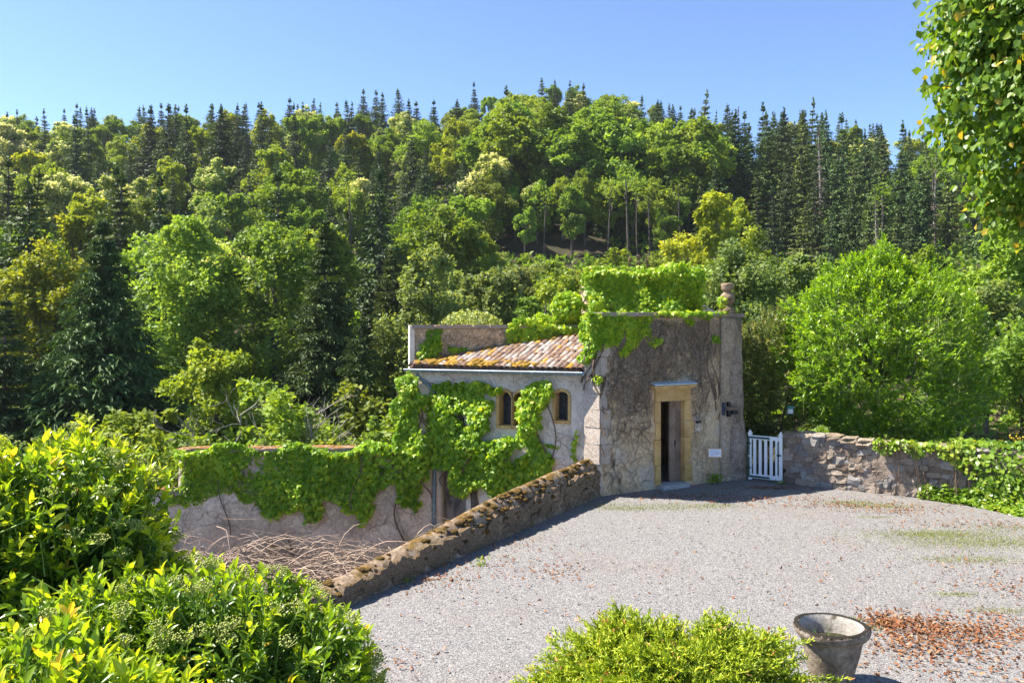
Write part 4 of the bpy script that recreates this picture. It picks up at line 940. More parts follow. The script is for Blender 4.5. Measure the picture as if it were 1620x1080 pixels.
tendrils('bare_tendrils', 'dense net of bare brown creeper stems over the doorway wall of the tower', PA, eF, nF, (0.12, 3.2), (0.1, 3.95), 620, 'stem', 21, dens_f, (0.004, 0.010))
tendrils('grey_tendrils', 'fine dry grey-brown tendrils over the doorway wall of the tower', PA, eF, nF, (0.12, 3.9), (0.3, 3.95), 800, 'stem_grey', 23, dens_f, (0.004, 0.008))
def dens_w(s, z):
    for w in wins:
        if w[0] - .1 < s < w[1] + .1 and w[2] - .1 < z < w[3] + .12: return 0
    return 0.35 + 0.65 * float(z > 2.3)
tendrils('facade_tendrils', 'thin bare stems creeping over the pale facade around the windows', FR, lW, nW, (0.02, 3.9), (-0.4, 2.68), 260, 'stem_grey', 22, dens_w, (0.003, 0.008))
tendrils('parapet_tendrils', 'dry stems on the brown wall behind the tiled roof', FL, dK, nK, (0.05, 4.5), (2.7, 3.7), 320, 'stem_grey', 24, None, (0.004, 0.010))
tendrils('garden_wall_stems', 'dry clinging stems on the bare lower part of the garden wall', GL, dG, nG, (0.1, 6.0), (-1.4, 0.5), 260, 'stem_grey', 25, None, (0.003, 0.008))
# the trunk of the facade creeper
P = np.array([at_depth(x, y, 19.2) for x, y in ((752, 840), (752, 790), (748, 755), (760, 725), (740, 690), (725, 650))]); V, Fq = tube(P, [.14, .12, .10, .07, .05, .03], 8)
ct = thing('old_creeper', P[0], 'gnarled old creeper trunk rising against the foot of the window facade', 'creeper'); put('trunk', V, [Fq], M['bark'], ct, smooth_=True)
P = np.array([at_depth(x, y, 19.25) for x, y in ((748, 760), (735, 745), (727, 700), (733, 660))]); V, Fq = tube(P, [.08, .06, .05, .03], 6); put('limb', V, [Fq], M['bark'], ct, smooth_=True)

# ------------------------------------------------------------------ tree makers (return mesh data around the base at the origin)
def limb(B, a, b, r0, r1, sag=0.0, m=6, n=5, r=rng):
    u = np.linspace(0, 1, m)[:, None]; P = a + (b - a) * u + UP * sag * np.sin(u * np.pi) + r.normal(size=(m, 3)) * np.linalg.norm(b - a) * 0.025 * (u > 0) * (u < 1)
    V, Fq = tube(P, np.linspace(r0, r1, m), n); B.add(V, Fq)
def broadleaf(seed, H, W, nleaf, ls, clear=0.22, clumps=34, kind='quad', top=0.0, shape=1.0, flower=0.0, lift=0.5):
    r = np.random.default_rng(seed); T, C = Build(), Build()
    zc0, zc1 = H * clear, H
    ax = A(r.normal() * 0.03 * H, r.normal() * 0.03 * H, 0)
    tp = np.array([A(0, 0, -0.6), A(0, 0, H * 0.1) + ax * .1, A(0, 0, H * clear) + ax * .3, A(0, 0, H * 0.55) + ax * .8, A(0, 0, H * 0.85) + ax])
    V, Fq = tube(tp, np.array([0.026, 0.021, 0.017, 0.011, 0.003]) * H * 0.85, 7); T.add(V, Fq)
    nb = max(7, clumps // 5); boughs = []
    while len(boughs) < nb:
        t = r.random() ** 0.85; z = zc0 + (zc1 - zc0) * (0.08 + 0.84 * t)
        w = W / 2 * (math.sin(math.pi * (0.14 + 0.78 * t) ** shape)) ** 0.8
        an = r.random() * 6.283; rad = w * math.sqrt(0.1 + 0.9 * r.random()) * (0.66 + 0.2 * math.sin(2 * an + seed))
        c = ax * t + A(rad * math.cos(an), rad * math.sin(an), z)
        if len(boughs) < nb * 3 and all(np.linalg.norm(c - b[0]) > W * 0.13 for b in boughs): boughs.append((c, W * (0.15 + 0.10 * r.random()) * (1.1 - 0.3 * t)))
        elif r.random() < 0.05: boughs.append((c, W * 0.14))
    cl = []
    for c, rb in boughs:
        if r.random() < 0.8: limb(T, tp[2] + (tp[3] - tp[2]) * r.random(), c, 0.0065 * H, 0.002 * H, 0.04 * H * r.random(), 5, 4, r)
        for _ in range(9):
            d = unit(r.normal(size=3) + UP * (0.15 + 0.35 * lift)); k = rb * (0.35 + 0.85 * r.random() ** 0.7)
            cl.append((c + d * k * A(1.05, 1.05, 0.85), rb * (0.28 + 0.26 * r.random()), d))
    num = np.full(len(cl), max(8, int(nleaf / len(cl))))
    for (c, rc, bd), n in zip(cl, num):
        d = unit(r.normal(size=(n, 3)) + bd * 0.5 + UP * 0.25)
        P = c + d * (rc * (0.25 + 0.95 * r.random(n) ** 0.8))[:, None] * A(1.25 - .45 * lift, 1.25 - .45 * lift, 0.65 + 0.75 * lift)
        N = unit(d * 0.45 + UP * 0.5 + r.normal(size=(n, 3)) * 0.5); D = unit(np.cross(N, r.normal(size=(n, 3))) + UP * (0.9 * lift - 0.4) + d * 0.35)
        L = ls * (0.6 + 0.8 * r.random(n))
        t = 0.44 + 0.16 * r.normal(size=n) + 0.11 * r.normal()
        if flower: t = np.where((r.random(n) < flower * (0.35 + d[:, 2].clip(0))) & (bd[2] > -0.25), 0.75 + 0.25 * r.random(n), np.minimum(t, 0.62))
        leaves(C, kind, P, D, N, L, L * 0.72, np.clip(t, 0, 1))
    return T, C
def conifer(seed, H, W, dens=1.0, clear=0.06, droop=0.25, ls=1.0, ragged=0.2, dead=False, col_=0.9, nb=9, shards=15, asp=0.55):
    r = np.random.default_rng(seed); T, C = Build(), Build()
    lean = r.normal(size=2) * 0.012 * H
    tz = np.linspace(-0.5, H, 7); tp = np.stack([lean[0] * (tz / H) ** 2, lean[1] * (tz / H) ** 2, tz], -1)
    V, Fq = tube(tp, np.linspace(0.017 * H, 0.0015 * H, 7), 6); T.add(V, Fq)
    nl = int(H * 2.3 * dens) + 4; Pl, Dl, Nl, Ll, Tl = [], [], [], [], []
    for i in range(nl):
        t = (i + r.random() * 0.5) / nl; z = H * (clear + (1 - clear) * t) + r.normal() * 0.012 * H
        R = W / 2 * ((1 - t) ** col_ * (1 - 0.35 * smooth(0.7, 1, t)) * (0.86 + 0.14 * math.sin(7 * t + seed)) + 0.012) * (1 if t > 0.10 else 0.75 + 2.5 * t)
        k = max(4, int(nb * (0.55 + 0.6 * (1 - t)))); a0 = r.random() * 6.28
        for j in range(k):
            an = a0 + j / k * 6.283 + r.normal() * 0.22; L = R * (1 - ragged * r.random() * 1.6)
            if r.random() < ragged * 0.35: continue
            if L < 0.05: L = 0.05
            c0 = A(lean[0] * (z / H) ** 2, lean[1] * (z / H) ** 2, z); h = A(math.cos(an), math.sin(an), 0); sd = A(-h[1], h[0], 0)
            dr = droop * (1.15 - t) * (0.7 + 0.6 * r.random())
            m_ = max(4, int(shards * 1.9 * (0.35 + 0.65 * L / (W / 2)) * (0.35 if dead else 1)))
            u = (np.arange(m_) + r.random(m_)) / m_; u = 0.04 + 0.96 * u ** 0.9
            p = r.normal(size=(m_, 3)) * 0.055 * L + c0 + h * (u * L)[:, None] + UP * ((-dr * L * u + 0.30 * dr * L * u ** 2.5) + (0.08 * t + 0.5 * t ** 5) * L * u)[:, None]
            side = np.where(np.arange(m_) % 2 == 0, 1.0, -1.0) * (0.35 + 0.65 * r.random(m_)); side[u > 0.92] *= 0.3
            D = unit(h * 0.7 + sd * side[:, None] * 0.95 - UP * (0.05 + 0.65 * r.random(m_))[:, None] + r.normal(size=(m_, 3)) * 0.25)
            Pl.append(p); Dl.append(D); Nl.append(unit(UP * 0.8 + r.normal(size=(m_, 3)) * 0.6 + h * 0.45)); Ll.append((0.30 + 0.42 * (1 - u * 0.5)) * (0.55 + 0.3 * L) * ls * (0.7 + 0.6 * r.random(m_)))
            Tl.append(np.clip(0.22 + 0.55 * u * r.random(m_) + 0.12 * r.normal(), 0, 1))
            if dead or (i % 3 == 0 and j % 2 == 0): limb(T, c0, c0 + h * L * 0.9 - UP * dr * L * 0.7, 0.0035 * H * (1.1 - t), 0.0012 * H, 0, 4, 3, r)
    n = 16; Pl.append(tp[-1] + UP * (np.linspace(-.06, 0.015, n) * H)[:, None]); Dl.append(unit(UP * 1.1 + r.normal(size=(n, 3)) * 0.5)); Nl.append(rdir(n)); Ll.append(np.linspace(.055, .035, n) * H * ls); Tl.append(np.full(n, .5))
    L = np.concatenate(Ll) * 0.60; leaves(C, 'quad', np.concatenate(Pl), np.concatenate(Dl), np.concatenate(Nl), L, L * asp, np.concatenate(Tl))
    return T, C
REC = []
class Kind:
    def __init__(s, name, cat, look, group, TC, bark, leaf, H): 
        T, C = TC; s.name, s.cat, s.look, s.group, s.H = name, cat, look, group, H
        s.trunk = T.mesh('trunk', M[bark]); s.crown = C.mesh('crown', M[leaf]); s.first = None
    def plant(s, x, y, z, H, rz, wid=1.0, look=None, label=None):
        if s.first is None:
            root = bpy.data.objects.new(s.name, None); COL.objects.link(root); kids = []
            for nm, me in (('trunk', s.trunk), ('crown', s.crown)):
                c = bpy.data.objects.new(nm, me); COL.objects.link(c); c.parent = root; kids.append(c)
                if nm == 'crown': c['kind'] = 'stuff'
            s.first = (root, kids)
        else:
            root = s.first[0].copy(); COL.objects.link(root)
            for c0 in s.first[1]:
                c = c0.copy(); COL.objects.link(c); c.parent = root
        k = H / s.H; root.location = (x, y, z); root.rotation_euler = (rng.normal() * 0.022, rng.normal() * 0.022, rz)
        if s.name == 'spruce_tree': wid *= 0.78 + 0.55 * rng.random()
        root.scale = (k * wid, k * wid, k)
        root['category'] = s.cat; root['group'] = s.group
        if label: root['label'] = label
        else: REC.append((root, look or s.look, x, y, z, H))
        return root
GRP = {'b': 'broadleaf trees on the wooded hillside', 'c': 'flowering chestnut trees on the wooded hillside', 's': 'dark conifers on the wooded hillside', 'd': 'dead conifers on the wooded hillside', 'u': 'bushes at the foot of the wooded hillside', 'p': 'bare trunks at the edge of the wood'}
K = {}
K['b'] = [Kind('broadleaf_tree', 'tree', lk, GRP['b'], broadleaf(100 + i, 12, w, 9500, 0.35, cl, nc, lift=(.3, .6, .9, .7, 1.0, .8)[i]), 'bark', m_, 12) for i, (w, cl, nc, m_, lk) in enumerate((
    (9.5, .15, 46, 'l_broad', 'broad mid-green tree'), (8.0, .18, 40, 'l_broad', 'rounded mid-green tree'), (7.0, .12, 36, 'l_ash', 'fresh green feathery tree'), (9.0, .15, 42, 'l_yellow', 'yellow-green leafy tree'), (6.5, .10, 34, 'l_yellow', 'slim yellow-green tree'), (8.5, .2, 38, 'l_willow', 'greyish-green airy tree')))]
K['h'] = [Kind('broadleaf_tree', 'tree', lk, GRP['b'], broadleaf(130 + i, 13, w, 9500, 0.36, .34, 44), 'bark', m_, 13) for i, (w, m_, lk) in enumerate(((8.5, 'l_broad', 'high-crowned tree with bare trunk'), (7.5, 'l_ash', 'slender high-crowned bare-trunked tree')))]
K['c'] = [Kind('chestnut_tree', 'tree', lk, GRP['c'], broadleaf(150 + i, 12, w, 9000, 0.36, .15, 44, flower=f), 'bark', 'l_chest', 12) for i, (w, f, lk) in enumerate(((9.0, .75, 'chestnut covered in cream blossom'), (8.0, .4, 'chestnut with some cream blossom'), (10., .55, 'wide chestnut in cream blossom')))]
K['s'] = [Kind('spruce_tree', 'tree', lk, GRP['s'], conifer(200 + i, 16, w, 1.0, cl, dr, 1.0, rg, False, cv), 'bark', m_, 16) for i, (w, cl, dr, rg, cv, m_, lk) in enumerate((
    (8.6, .05, .32, .24, .90, 'l_spruce', 'dark pointed spruce'), (7.6, .08, .24, .28, .80, 'l_fir', 'olive-green fir'), (9.6, .04, .36, .26, .95, 'l_spruce', 'broad dark spruce'), (6.6, .14, .22, .38, .72, 'l_fir', 'narrow ragged fir'), (7.6, .24, .26, .34, .66, 'l_spruce', 'tall dark bare-trunked fir')))]
K['d'] = [Kind('dead_spruce', 'tree', lk, GRP['d'], conifer(220 + i, 14, 5.0, 0.8, .1, .35, .7, .4, True), 'bark_pale', m_, 14) for i, (m_, lk) in enumerate((('l_dead', 'grey dead spruce'), ('l_rust', 'rust-brown dying spruce')))]
K['u'] = [Kind('bush', 'bush', lk, GRP['u'], broadleaf(240 + i, 4.5, 5.4, 6500, 0.20, .02, 36, shape=.75), 'bark', m_, 4.5) for i, (m_, lk) in enumerate((('l_willow', 'grey-green bush'), ('l_broad', 'deep green bush'), ('l_ash', 'fresh green bush'), ('l_yellow', 'yellow-green bush')))]
B = Build(); V, Fq = tube(np.array([A(0, 0, -.5), A(.1, 0, 4), A(.2, .1, 7), A(.3, .1, 10)]), [.13, .11, .08, .04], 6); B.add(V, Fq); limb(B, A(.15, .05, 6), A(1.2, .4, 9), .05, .015, .1); limb(B, A(.2, .05, 7), A(-.8, -.4, 10), .05, .015, .1)
C = Build(); leaves(C, 'quad', A(.3, .1, 9.5) + rng.normal(size=(160, 3)) * A(.8, .8, .9), rdir(160), unit(rdir(160) + UP), .35, .25, np.full(160, .4))
K['p'] = [Kind('birch_tree', 'tree', 'thin pale bare trunk', GRP['p'], (B, C), 'bark', 'l_broad', 10)]

TOPX = [-100, 0, 200, 400, 500, 640, 700, 780, 870, 950, 1030, 1100, 1200, 1280, 1340, 1430, 1500, 1620, 1750]
TOPY = [188, 188, 181, 176, 176, 170, 176, 152, 136, 148, 168, 186, 190, 188, 200, 216, 236, 262, 290]
def cap(x, y, g, H, conif):
    """Tree height that keeps the ridge line of the wood."""
    px = CX + F * x / y; lim = np.interp(px, TOPX, TOPY) - (10 if conif else 0)
    return min(H, CAM_H + (HY - lim) / F * y - g)
# ------------------------------------------------------------------ the wooded hillside, tree by tree
taken = []
def plant_px(kind, i, px, ytop, y, H=None, wid=1.0, look=None, label=None):
    """Plant a tree whose top stands at a photograph pixel, y metres away."""
    p = at_depth(px, ytop, y); g = float(ground_h(p[0], y)); h = H or max(p[2] - g, 2.0)
    taken.append((p[0], y, 2.5)); return K[kind][i].plant(p[0], y, p[2] - h if H else g, h, rng.random() * 6.28, wid, look, label)
# conifers that break the skyline
for px, yt, i in ((12, 180, 0), (55, 186, 1), (122, 166, 0), (145, 174, 1), (220, 172, 3), (258, 166, 0), (281, 170, 0), (330, 168, 1), (410, 165, 0), (458, 156, 0), (492, 158, 3), (505, 165, 3), (575, 143, 0), (596, 145, 0), (605, 150, 1), (633, 143, 2), (660, 162, 0), (683, 160, 0), (752, 132, 0), (860, 126, 3), (1082, 178, 1)):
    plant_px('s', i, px, yt, 176 + 6 * rng.random(), 15, 1.25)
for px, yt, y, i, H in ((1105, 147, 150, 1, 22), (1150, 170, 150, 3, 20), (1205, 167, 140, 0, 22), (1238, 176, 125, 4, 21), (1280, 162, 128, 1, 23), (1308, 180, 122, 4, 21), (1340, 183, 118, 0, 21), (1375, 208, 116, 4, 19), (1400, 212, 120, 1, 19), (1430, 196, 112, 2, 20), (1222, 178, 133, 4, 21), (1262, 196, 120, 4, 19), (1470, 232, 112, 3, 19), (1185, 200, 128, 1, 19), (1130, 200, 128, 1, 18), (1352, 215, 108, 1, 18), (1322, 235, 104, 0, 17), (1242, 250, 100, 4, 17), (1200, 270, 96, 1, 16), (1290, 255, 98, 2, 16), (1420, 240, 104, 4, 18), (1390, 255, 98, 0, 16), (1455, 265, 98, 4, 16), (1500, 262, 104, 1, 17), (1090, 230, 104, 4, 18), (1060, 245, 98, 1, 16), (1165, 240, 104, 0, 18), (1140, 260, 98, 4, 16), (1540, 280, 100, 0, 16), (1580, 290, 104, 4, 17), (1118, 285, 92, 1, 14), (1225, 300, 90, 0, 14), (1265, 310, 91, 1, 14), (1340, 300, 90, 4, 15), (1375, 310, 92, 1, 14), (1440, 320, 92, 0, 14), (1310, 325, 88, 2, 13), (1410, 330, 88, 1, 13)):
    plant_px('s', i, px, yt, y, H, 0.92)
plant_px('d', 1, 1169, 172, 150, 18); plant_px('d', 0, 1300, 205, 116, 17); plant_px('d', 0, 1475, 240, 108, 17, 0.7); plant_px('d', 0, 1388, 300, 86, 12, 0.6); plant_px('d', 0, 722, 345, 92, 11); plant_px('d', 0, 40, 300, 78, 13, 1.0); plant_px('d', 0, 575, 215, 140, 12); plant_px('d', 1, 830, 165, 170, 12); plant_px('d', 1, 1000, 180, 165, 12)
# spruces through the middle of the slope
for px, yt, y, i in ((545, 190, 120, 0), (655, 195, 115, 2), (735, 215, 112, 0), (520, 225, 108, 2), (430, 190, 120, 0), (470, 215, 115, 0), (800, 200, 118, 0), (690, 175, 140, 0), (600, 230, 110, 0), (385, 225, 110, 2), (415, 190, 132, 3), (225, 215, 128, 0), (310, 195, 150, 0), (625, 320, 84, 2), (660, 275, 96, 0), (270, 270, 95, 0), (75, 235, 120, 1), (1010, 205, 122, 1), (1055, 200, 118, 0), (1035, 185, 135, 1), (980, 215, 118, 3), (150, 250, 112, 1), (350, 250, 112, 0), (780, 155, 170, 0), (640, 190, 150, 0), (250, 190, 160, 0), (565, 235, 100, 2), (505, 260, 96, 0), (440, 240, 100, 0), (590, 265, 92, 2), (675, 235, 104, 0), (740, 255, 98, 2), (810, 245, 100, 0), (705, 290, 90, 0), (395, 265, 96, 0), (320, 250, 104, 0), (200, 245, 110, 2), (240, 275, 96, 0), (120, 270, 100, 0), (640, 265, 92, 0), (525, 300, 84, 0), (20, 240, 120, 0), (95, 215, 130, 1), (180, 205, 145, 0), (860, 200, 130, 0), (765, 195, 135, 2)):
    plant_px('s', i, px, yt, y, None, 1.0)
# pale chestnuts and bright crowns that catch the eye
for px, yt, y, i, k in ((770, 248, 98, 0, 'c'), (930, 210, 125, 2, 'c'), (895, 225, 112, 0, 'c'), (340, 255, 102, 1, 'c'), (180, 285, 88, 1, 'c'), (580, 290, 98, 0, 'c'), (690, 330, 84, 0, 'c'), (25, 205, 130, 0, 'c'), (490, 180, 160, 2, 'c'), (640, 180, 150, 1, 'c'), (960, 235, 115, 1, 'c'), (845, 290, 96, 1, 'c'), (30, 275, 105, 1, 'c'),
    (270, 250, 105, 3, 'b'), (140, 300, 80, 3, 'b'), (345, 315, 76, 5, 'b'), (860, 220, 118, 3, 'b'), (770, 285, 94, 0, 'b'), (550, 260, 104, 3, 'b'), (480, 330, 80, 2, 'b'), (650, 245, 118, 5, 'b'), (720, 180, 140, 5, 'b'), (610, 205, 140, 5, 'b'), (455, 275, 98, 4, 'b'), (1130, 300, 80, 4, 'b'), (1160, 320, 76, 3, 'b'), (800, 165, 165, 0, 'b'), (840, 150, 172, 1, 'b'), (910, 140, 175, 0, 'b'), (960, 155, 175, 1, 'b'), (885, 135, 180, 1, 'b'), (1000, 170, 170, 0, 'b')):
    plant_px(k, i, px, yt, y, None, 1.0)
# high crowned trees over the open floor of the wood
for px, yt, y, i in ((815, 300, 97, 0), (850, 290, 95, 1), (890, 285, 96, 0), (925, 275, 95, 0), (960, 285, 96, 1), (1000, 270, 97, 1), (1035, 290, 95, 0), (1068, 300, 96, 1), (780, 320, 94, 1), (555, 305, 92, 1), (590, 310, 94, 0), (640, 330, 92, 1), (870, 260, 102, 0), (945, 250, 103, 0), (985, 262, 104, 1), (905, 300, 91, 1), (830, 330, 91, 1), (1050, 330, 91, 1), (800, 260, 106, 0), (845, 255, 108, 0), (890, 245, 110, 1), (1020, 255, 106, 0), (1060, 260, 104, 0), (915, 240, 112, 0), (965, 240, 110, 0), (760, 300, 96, 0), (870, 300, 99, 0), (940, 290, 99, 0), (1015, 300, 99, 1), (790, 280, 100, 0)):
    plant_px('h', i, px, yt, y, None, 0.95)
for px, yb, y, H in ((995, 415, 90, 10), (1028, 420, 91, 9), (1008, 418, 93, 9), (905, 415, 92, 8), (962, 420, 92, 9), (555, 425, 90, 8), (1075, 420, 92, 9), (860, 420, 91, 8), (1395, 330, 85, 10), (1480, 290, 100, 11)):
    p = at_depth(px, yb, y); K['p'][0].plant(p[0], y, float(ground_h(p[0], y)), H * (0.9 + 0.2 * rng.random()), rng.random() * 6.28); taken.append((p[0], y, 0.5))
# the rest of the canopy
tk = np.array(taken); y = 50.0
while y < 186:
    wdt = y * 0.66; x = -wdt - 3; stp = 6.4 + 1.6 * (y > 120)
    while x < wdt + 3:
        xx, yy = x + rng.normal() * 1.5, y + rng.normal() * 1.6
        px = CX + F * xx / yy; x += stp * (0.8 + 0.4 * rng.random())
        if 640 < px < 1300 and yy < 64 or 760 < px < 1115 and yy < 98 or px > 1300 and yy < 56 or px > 1075 and 62 < yy < 89: continue
        dd = np.hypot(tk[:, 0] - xx, (tk[:, 1] - yy) * 0.8)
        if (dd < tk[:, 2] + 1.6).any(): continue
        g = float(ground_h(xx, yy)); v = rng.random(); nz = noise(A(xx, yy, 0), 0.06, 2)
        if px > 1060 and yy > 84: ks = 0.80
        elif yy > 158: ks = 0.10
        elif px < 330 and yy > 130: ks = 0.38
        elif yy > 165 and 780 < px < 1020: ks = 0.08
        else: ks = 0.30 + 0.14 * nz
        if v < ks: k, i, H = 's', rng.choice(5, p=(.3, .25, .15, .2, .1)), 14.5 + 5.5 * rng.random()
        elif v < ks + 0.08: k, i, H = 'c', rng.integers(3), 9 + 3 * rng.random()
        elif yy < 76 and v < ks + 0.55: k, i, H = 'u', rng.integers(4), 4 + 2.5 * rng.random()
        else: k, i, H = 'b', rng.choice(6, p=(.30, .22, .14, .14, .08, .12)), 8.5 + 4 * rng.random()
        if k == 's' and yy < 100: H = min(H, 14.5)
        if px > 1060 and k == 's': H *= 1.1
        if 780 < px < 1020 and yy > 160: H *= 0.8
        H = cap(xx, yy, g - 0.2, H, k == 's')
        if H < 5 and k != 'u': k, i, H = 'u', rng.integers(4), max(H, 3.0)
        K[k][i].plant(xx, yy, g - 0.2, H, rng.random() * 6.28, 0.95 + 0.25 * rng.random())
    y += 6.0 + 0.02 * (y - 64)
# dark undergrowth inside the grove of bare trunks
for i in range(46):
    px, yy = 765 + 345 * rng.random(), 97 + 20 * rng.random(); x = (px - CX) / F * yy
    K['s'][(0, 2)[i % 2]].plant(x, yy, float(ground_h(x, yy)) - .2, 4.5 + 3.5 * rng.random(), rng.random() * 6.28, 1.1, 'small understorey spruce')
for i in range(30):
    px, yy = 765 + 345 * rng.random(), 100 + 22 * rng.random(); x = (px - CX) / F * yy
    K['h'][i % 2].plant(x, yy, float(ground_h(x, yy)) - .2, 12.5 + 2.5 * rng.random(), rng.random() * 6.28, 1.1)
# low undergrowth hiding the soil of the wood
n = 50000; yy = 40 + 150 * rng.random(n) ** 0.8; xx = (rng.random(n) - .5) * 1.5 * yy; zz = ground_h(xx, yy)
ok = noise(np.stack([xx, yy, 0 * xx], -1), 0.12, 3) > -0.75; ok &= ~((xx > 3.5) & (yy < 42)); ok &= ~((CX + F * xx / yy > 790) & (CX + F * xx / yy < 960) & (yy > 90) & (yy < 112)); P = np.stack([xx, yy, zz], -1)[ok]; n = len(P); P[:, 2] += rng.random(n) * 0.7
B = Build(); leaves(B, 'quad', P, unit(rng.normal(size=(n, 3)) + UP * .5), unit(rng.normal(size=(n, 3)) * .6 + UP), .55 + .5 * rng.random(n), .5, np.clip(.25 + .2 * rng.normal(size=n), 0, 1))
B.put('undergrowth', M['l_broad'], None, kind='stuff', label='low leafy undergrowth on the floor of the wooded hillside')
# undergrowth at the foot of the slope
for px, yt, y, i, H in ((700, 430, 60, 0, 5), (760, 440, 62, 0, 4.5), (830, 425, 64, 0, 5.5), (870, 405, 66, 2, 6), (965, 408, 62, 1, 5), (905, 440, 60, 1, 4), (790, 470, 50, 0, 4), (840, 462, 48, 2, 4), (720, 465, 50, 0, 4), (1010, 445, 60, 1, 4), (1060, 440, 58, 1, 5), (1110, 430, 62, 1, 6), (735, 395, 86, 1, 5), (790, 400, 88, 0, 4), (830, 408, 89, 1, 3.5), (1000, 405, 89, 2, 4), (1050, 400, 88, 1, 5), (1090, 390, 87, 0, 6), (930, 412, 88, 1, 3), (690, 385, 84, 1, 6), (660, 400, 76, 0, 5)):
    plant_px('u', i, px, yt, y, H, 1.1)
print('hill trees', len(REC))

# ------------------------------------------------------------------ nearer trees in the valley behind the walls
def near_tree(name, label, px, ytop, y, TC, bark, leaf, cat='tree', base=None):
    p = at_depth(px, ytop, y); g = float(ground_h(p[0], y)) if base is None else base
    root = thing(name, (p[0], y, g), label, cat); T, C = TC(p[2] - g)
    for nm, b_, m_ in (('trunk', T, bark), ('crown', C, leaf)):
        V_, F_, T_ = b_.data(); o = put(nm, V_ + A(p[0], y, g), F_, M[m_], root, tint=T_)
        if nm == 'crown': o['kind'] = 'stuff'
    return root
near_tree('spruce_tree', 'large dark spruce with sweeping branches behind the leafy shrubs', 165, 352, 36, lambda H: conifer(301, H, 11.5, 2.1, .03, .45, .95, .14, False, .9, 13, 42, .26), 'bark', 'l_spruce')
near_tree('spruce_tree', 'dark spruce behind the garden wall, between the light-green trees and the outbuilding', 515, 350, 42, lambda H: conifer(302, H, 8.6, 2.0, .03, .38, .95, .15, False, .85, 12, 38, .26), 'bark', 'l_spruce')
near_tree('spruce_tree', 'brown-tipped spruce standing just left of the outbuilding roof', 622, 392, 50, lambda H: conifer(303, H, 6.6, 1.7, .03, .32, 1.0, .2, False, .8, 11, 30, .22), 'bark', 'l_fir')
near_tree('spruce_tree', 'shaded spruce low behind the garden wall next to the pier of creeper', 575, 500, 34, lambda H: conifer(304, H, 5.6, 1.8, .03, .35, .95, .2, False, .8, 11, 30, .20), 'bark', 'l_spruce')
near_tree('spruce_tree', 'shaded spruce at far left behind the tallest leafy shrub', 5, 470, 34, lambda H: conifer(305, H, 6.2, 1.8, .03, .4, .95, .2, False, .8, 11, 30, .20), 'bark', 'l_spruce')
near_tree('yew_bush', 'feathery young yew poking above the mossy top of the garden wall', 595, 655, 23.5, lambda H: conifer(306, H, 2.9, 3.4, .02, -.25, .55, .25, False, .6, 10, 26, .22), 'bark', 'l_ash', 'bush')
near_tree('ash_tree', 'airy light-green ash with a visible dark trunk behind the garden wall', 285, 352, 44, lambda H: broadleaf(311, H, 8.2, 17820, 0.230, .22, 70), 'bark', 'l_ash')
near_tree('ash_tree', 'spreading light-green ash with forked limbs, right of the airy ash', 430, 362, 46, lambda H: broadleaf(312, H, 8.6, 17820, 0.230, .22, 70), 'bark', 'l_ash')
near_tree('ash_tree', 'lower light-green tree between the big spruce and the ashes', 225, 395, 50, lambda H: broadleaf(313, H, 6.2, 11880, 0.239, .18, 54), 'bark', 'l_ash')
near_tree('alder_tree', 'small loose tree on a thin dark trunk in front of the ashes', 345, 505, 31, lambda H: broadleaf(314, H, 3.8, 7722, 0.171, .30, 40), 'bark', 'l_broad')
near_tree('maple_tree', 'yellow-green maple at the left edge above the shrubs', 60, 425, 48, lambda H: broadleaf(315, H, 8.5, 16632, 0.256, .12, 60), 'bark', 'l_yellow')
near_tree('maple_tree', 'darker leafy tree half hidden at the left edge behind the maple', 45, 380, 60, lambda H: broadleaf(316, H, 9.5, 14256, 0.290, .12, 60), 'bark', 'l_broad')
near_tree('willow_tree', 'grey-green willow rising behind the low end of the tiled roof', 690, 402, 46, lambda H: broadleaf(317, H, 6.4, 15444, 0.213, .10, 60), 'bark', 'l_willow')
near_tree('willow_tree', 'smaller grey-green willow behind the wall above the tiled roof', 775, 428, 42, lambda H: broadleaf(318, H, 4.8, 10692, 0.205, .10, 46), 'bark', 'l_willow')
near_tree('hazel_bush', 'dark green hazel behind the wall next to the round creeper clump', 850, 432, 40, lambda H: broadleaf(319, H, 4.4, 9504, 0.197, .06, 44), 'bark', 'l_broad', 'bush')
near_tree('young_tree', 'small round green tree just left of the creeper-wrapped block', 962, 408, 48, lambda H: broadleaf(320, H, 3.6, 6534, 0.205, .1, 34), 'bark', 'l_ash')
near_tree('locust_tree', 'pale green rounded tree behind the finial of the tower', 1185, 400, 34, lambda H: broadleaf(321, H, 5.6, 17820, 0.162, .12, 70), 'bark', 'l_willow', base=-0.3)
near_tree('locust_tree', 'pale green rounded tree between the finial and the round laurel', 1262, 410, 37, lambda H: broadleaf(322, H, 5.2, 15444, 0.171, .12, 60), 'bark', 'l_willow', base=-0.3)
near_tree('bright_tree', 'bright yellow-green tree with upswept leafy branches above the finial', 1130, 310, 66, lambda H: broadleaf(323, H, 6.2, 11880, 0.290, .08, 48), 'bark', 'l_yellow')
near_tree('oak_tree', 'deep green tree rising behind the shoulder of the round laurel', 1470, 372, 44, lambda H: broadleaf(324, H, 7.2, 15444, 0.222, .1, 60), 'bark', 'l_broad', base=0.0)
near_tree('oak_tree', 'wide green tree at the right edge under the overhanging lime branches', 1590, 375, 40, lambda H: broadleaf(325, H, 7.6, 17820, 0.213, .05, 66), 'bark', 'l_broad', base=-0.1)
near_tree('willow_tree', 'greyish bushy tree between the round laurel and the right edge', 1560, 470, 33, lambda H: broadleaf(326, H, 5.0, 13068, 0.171, .03, 56), 'bark', 'l_willow', base=-0.1)
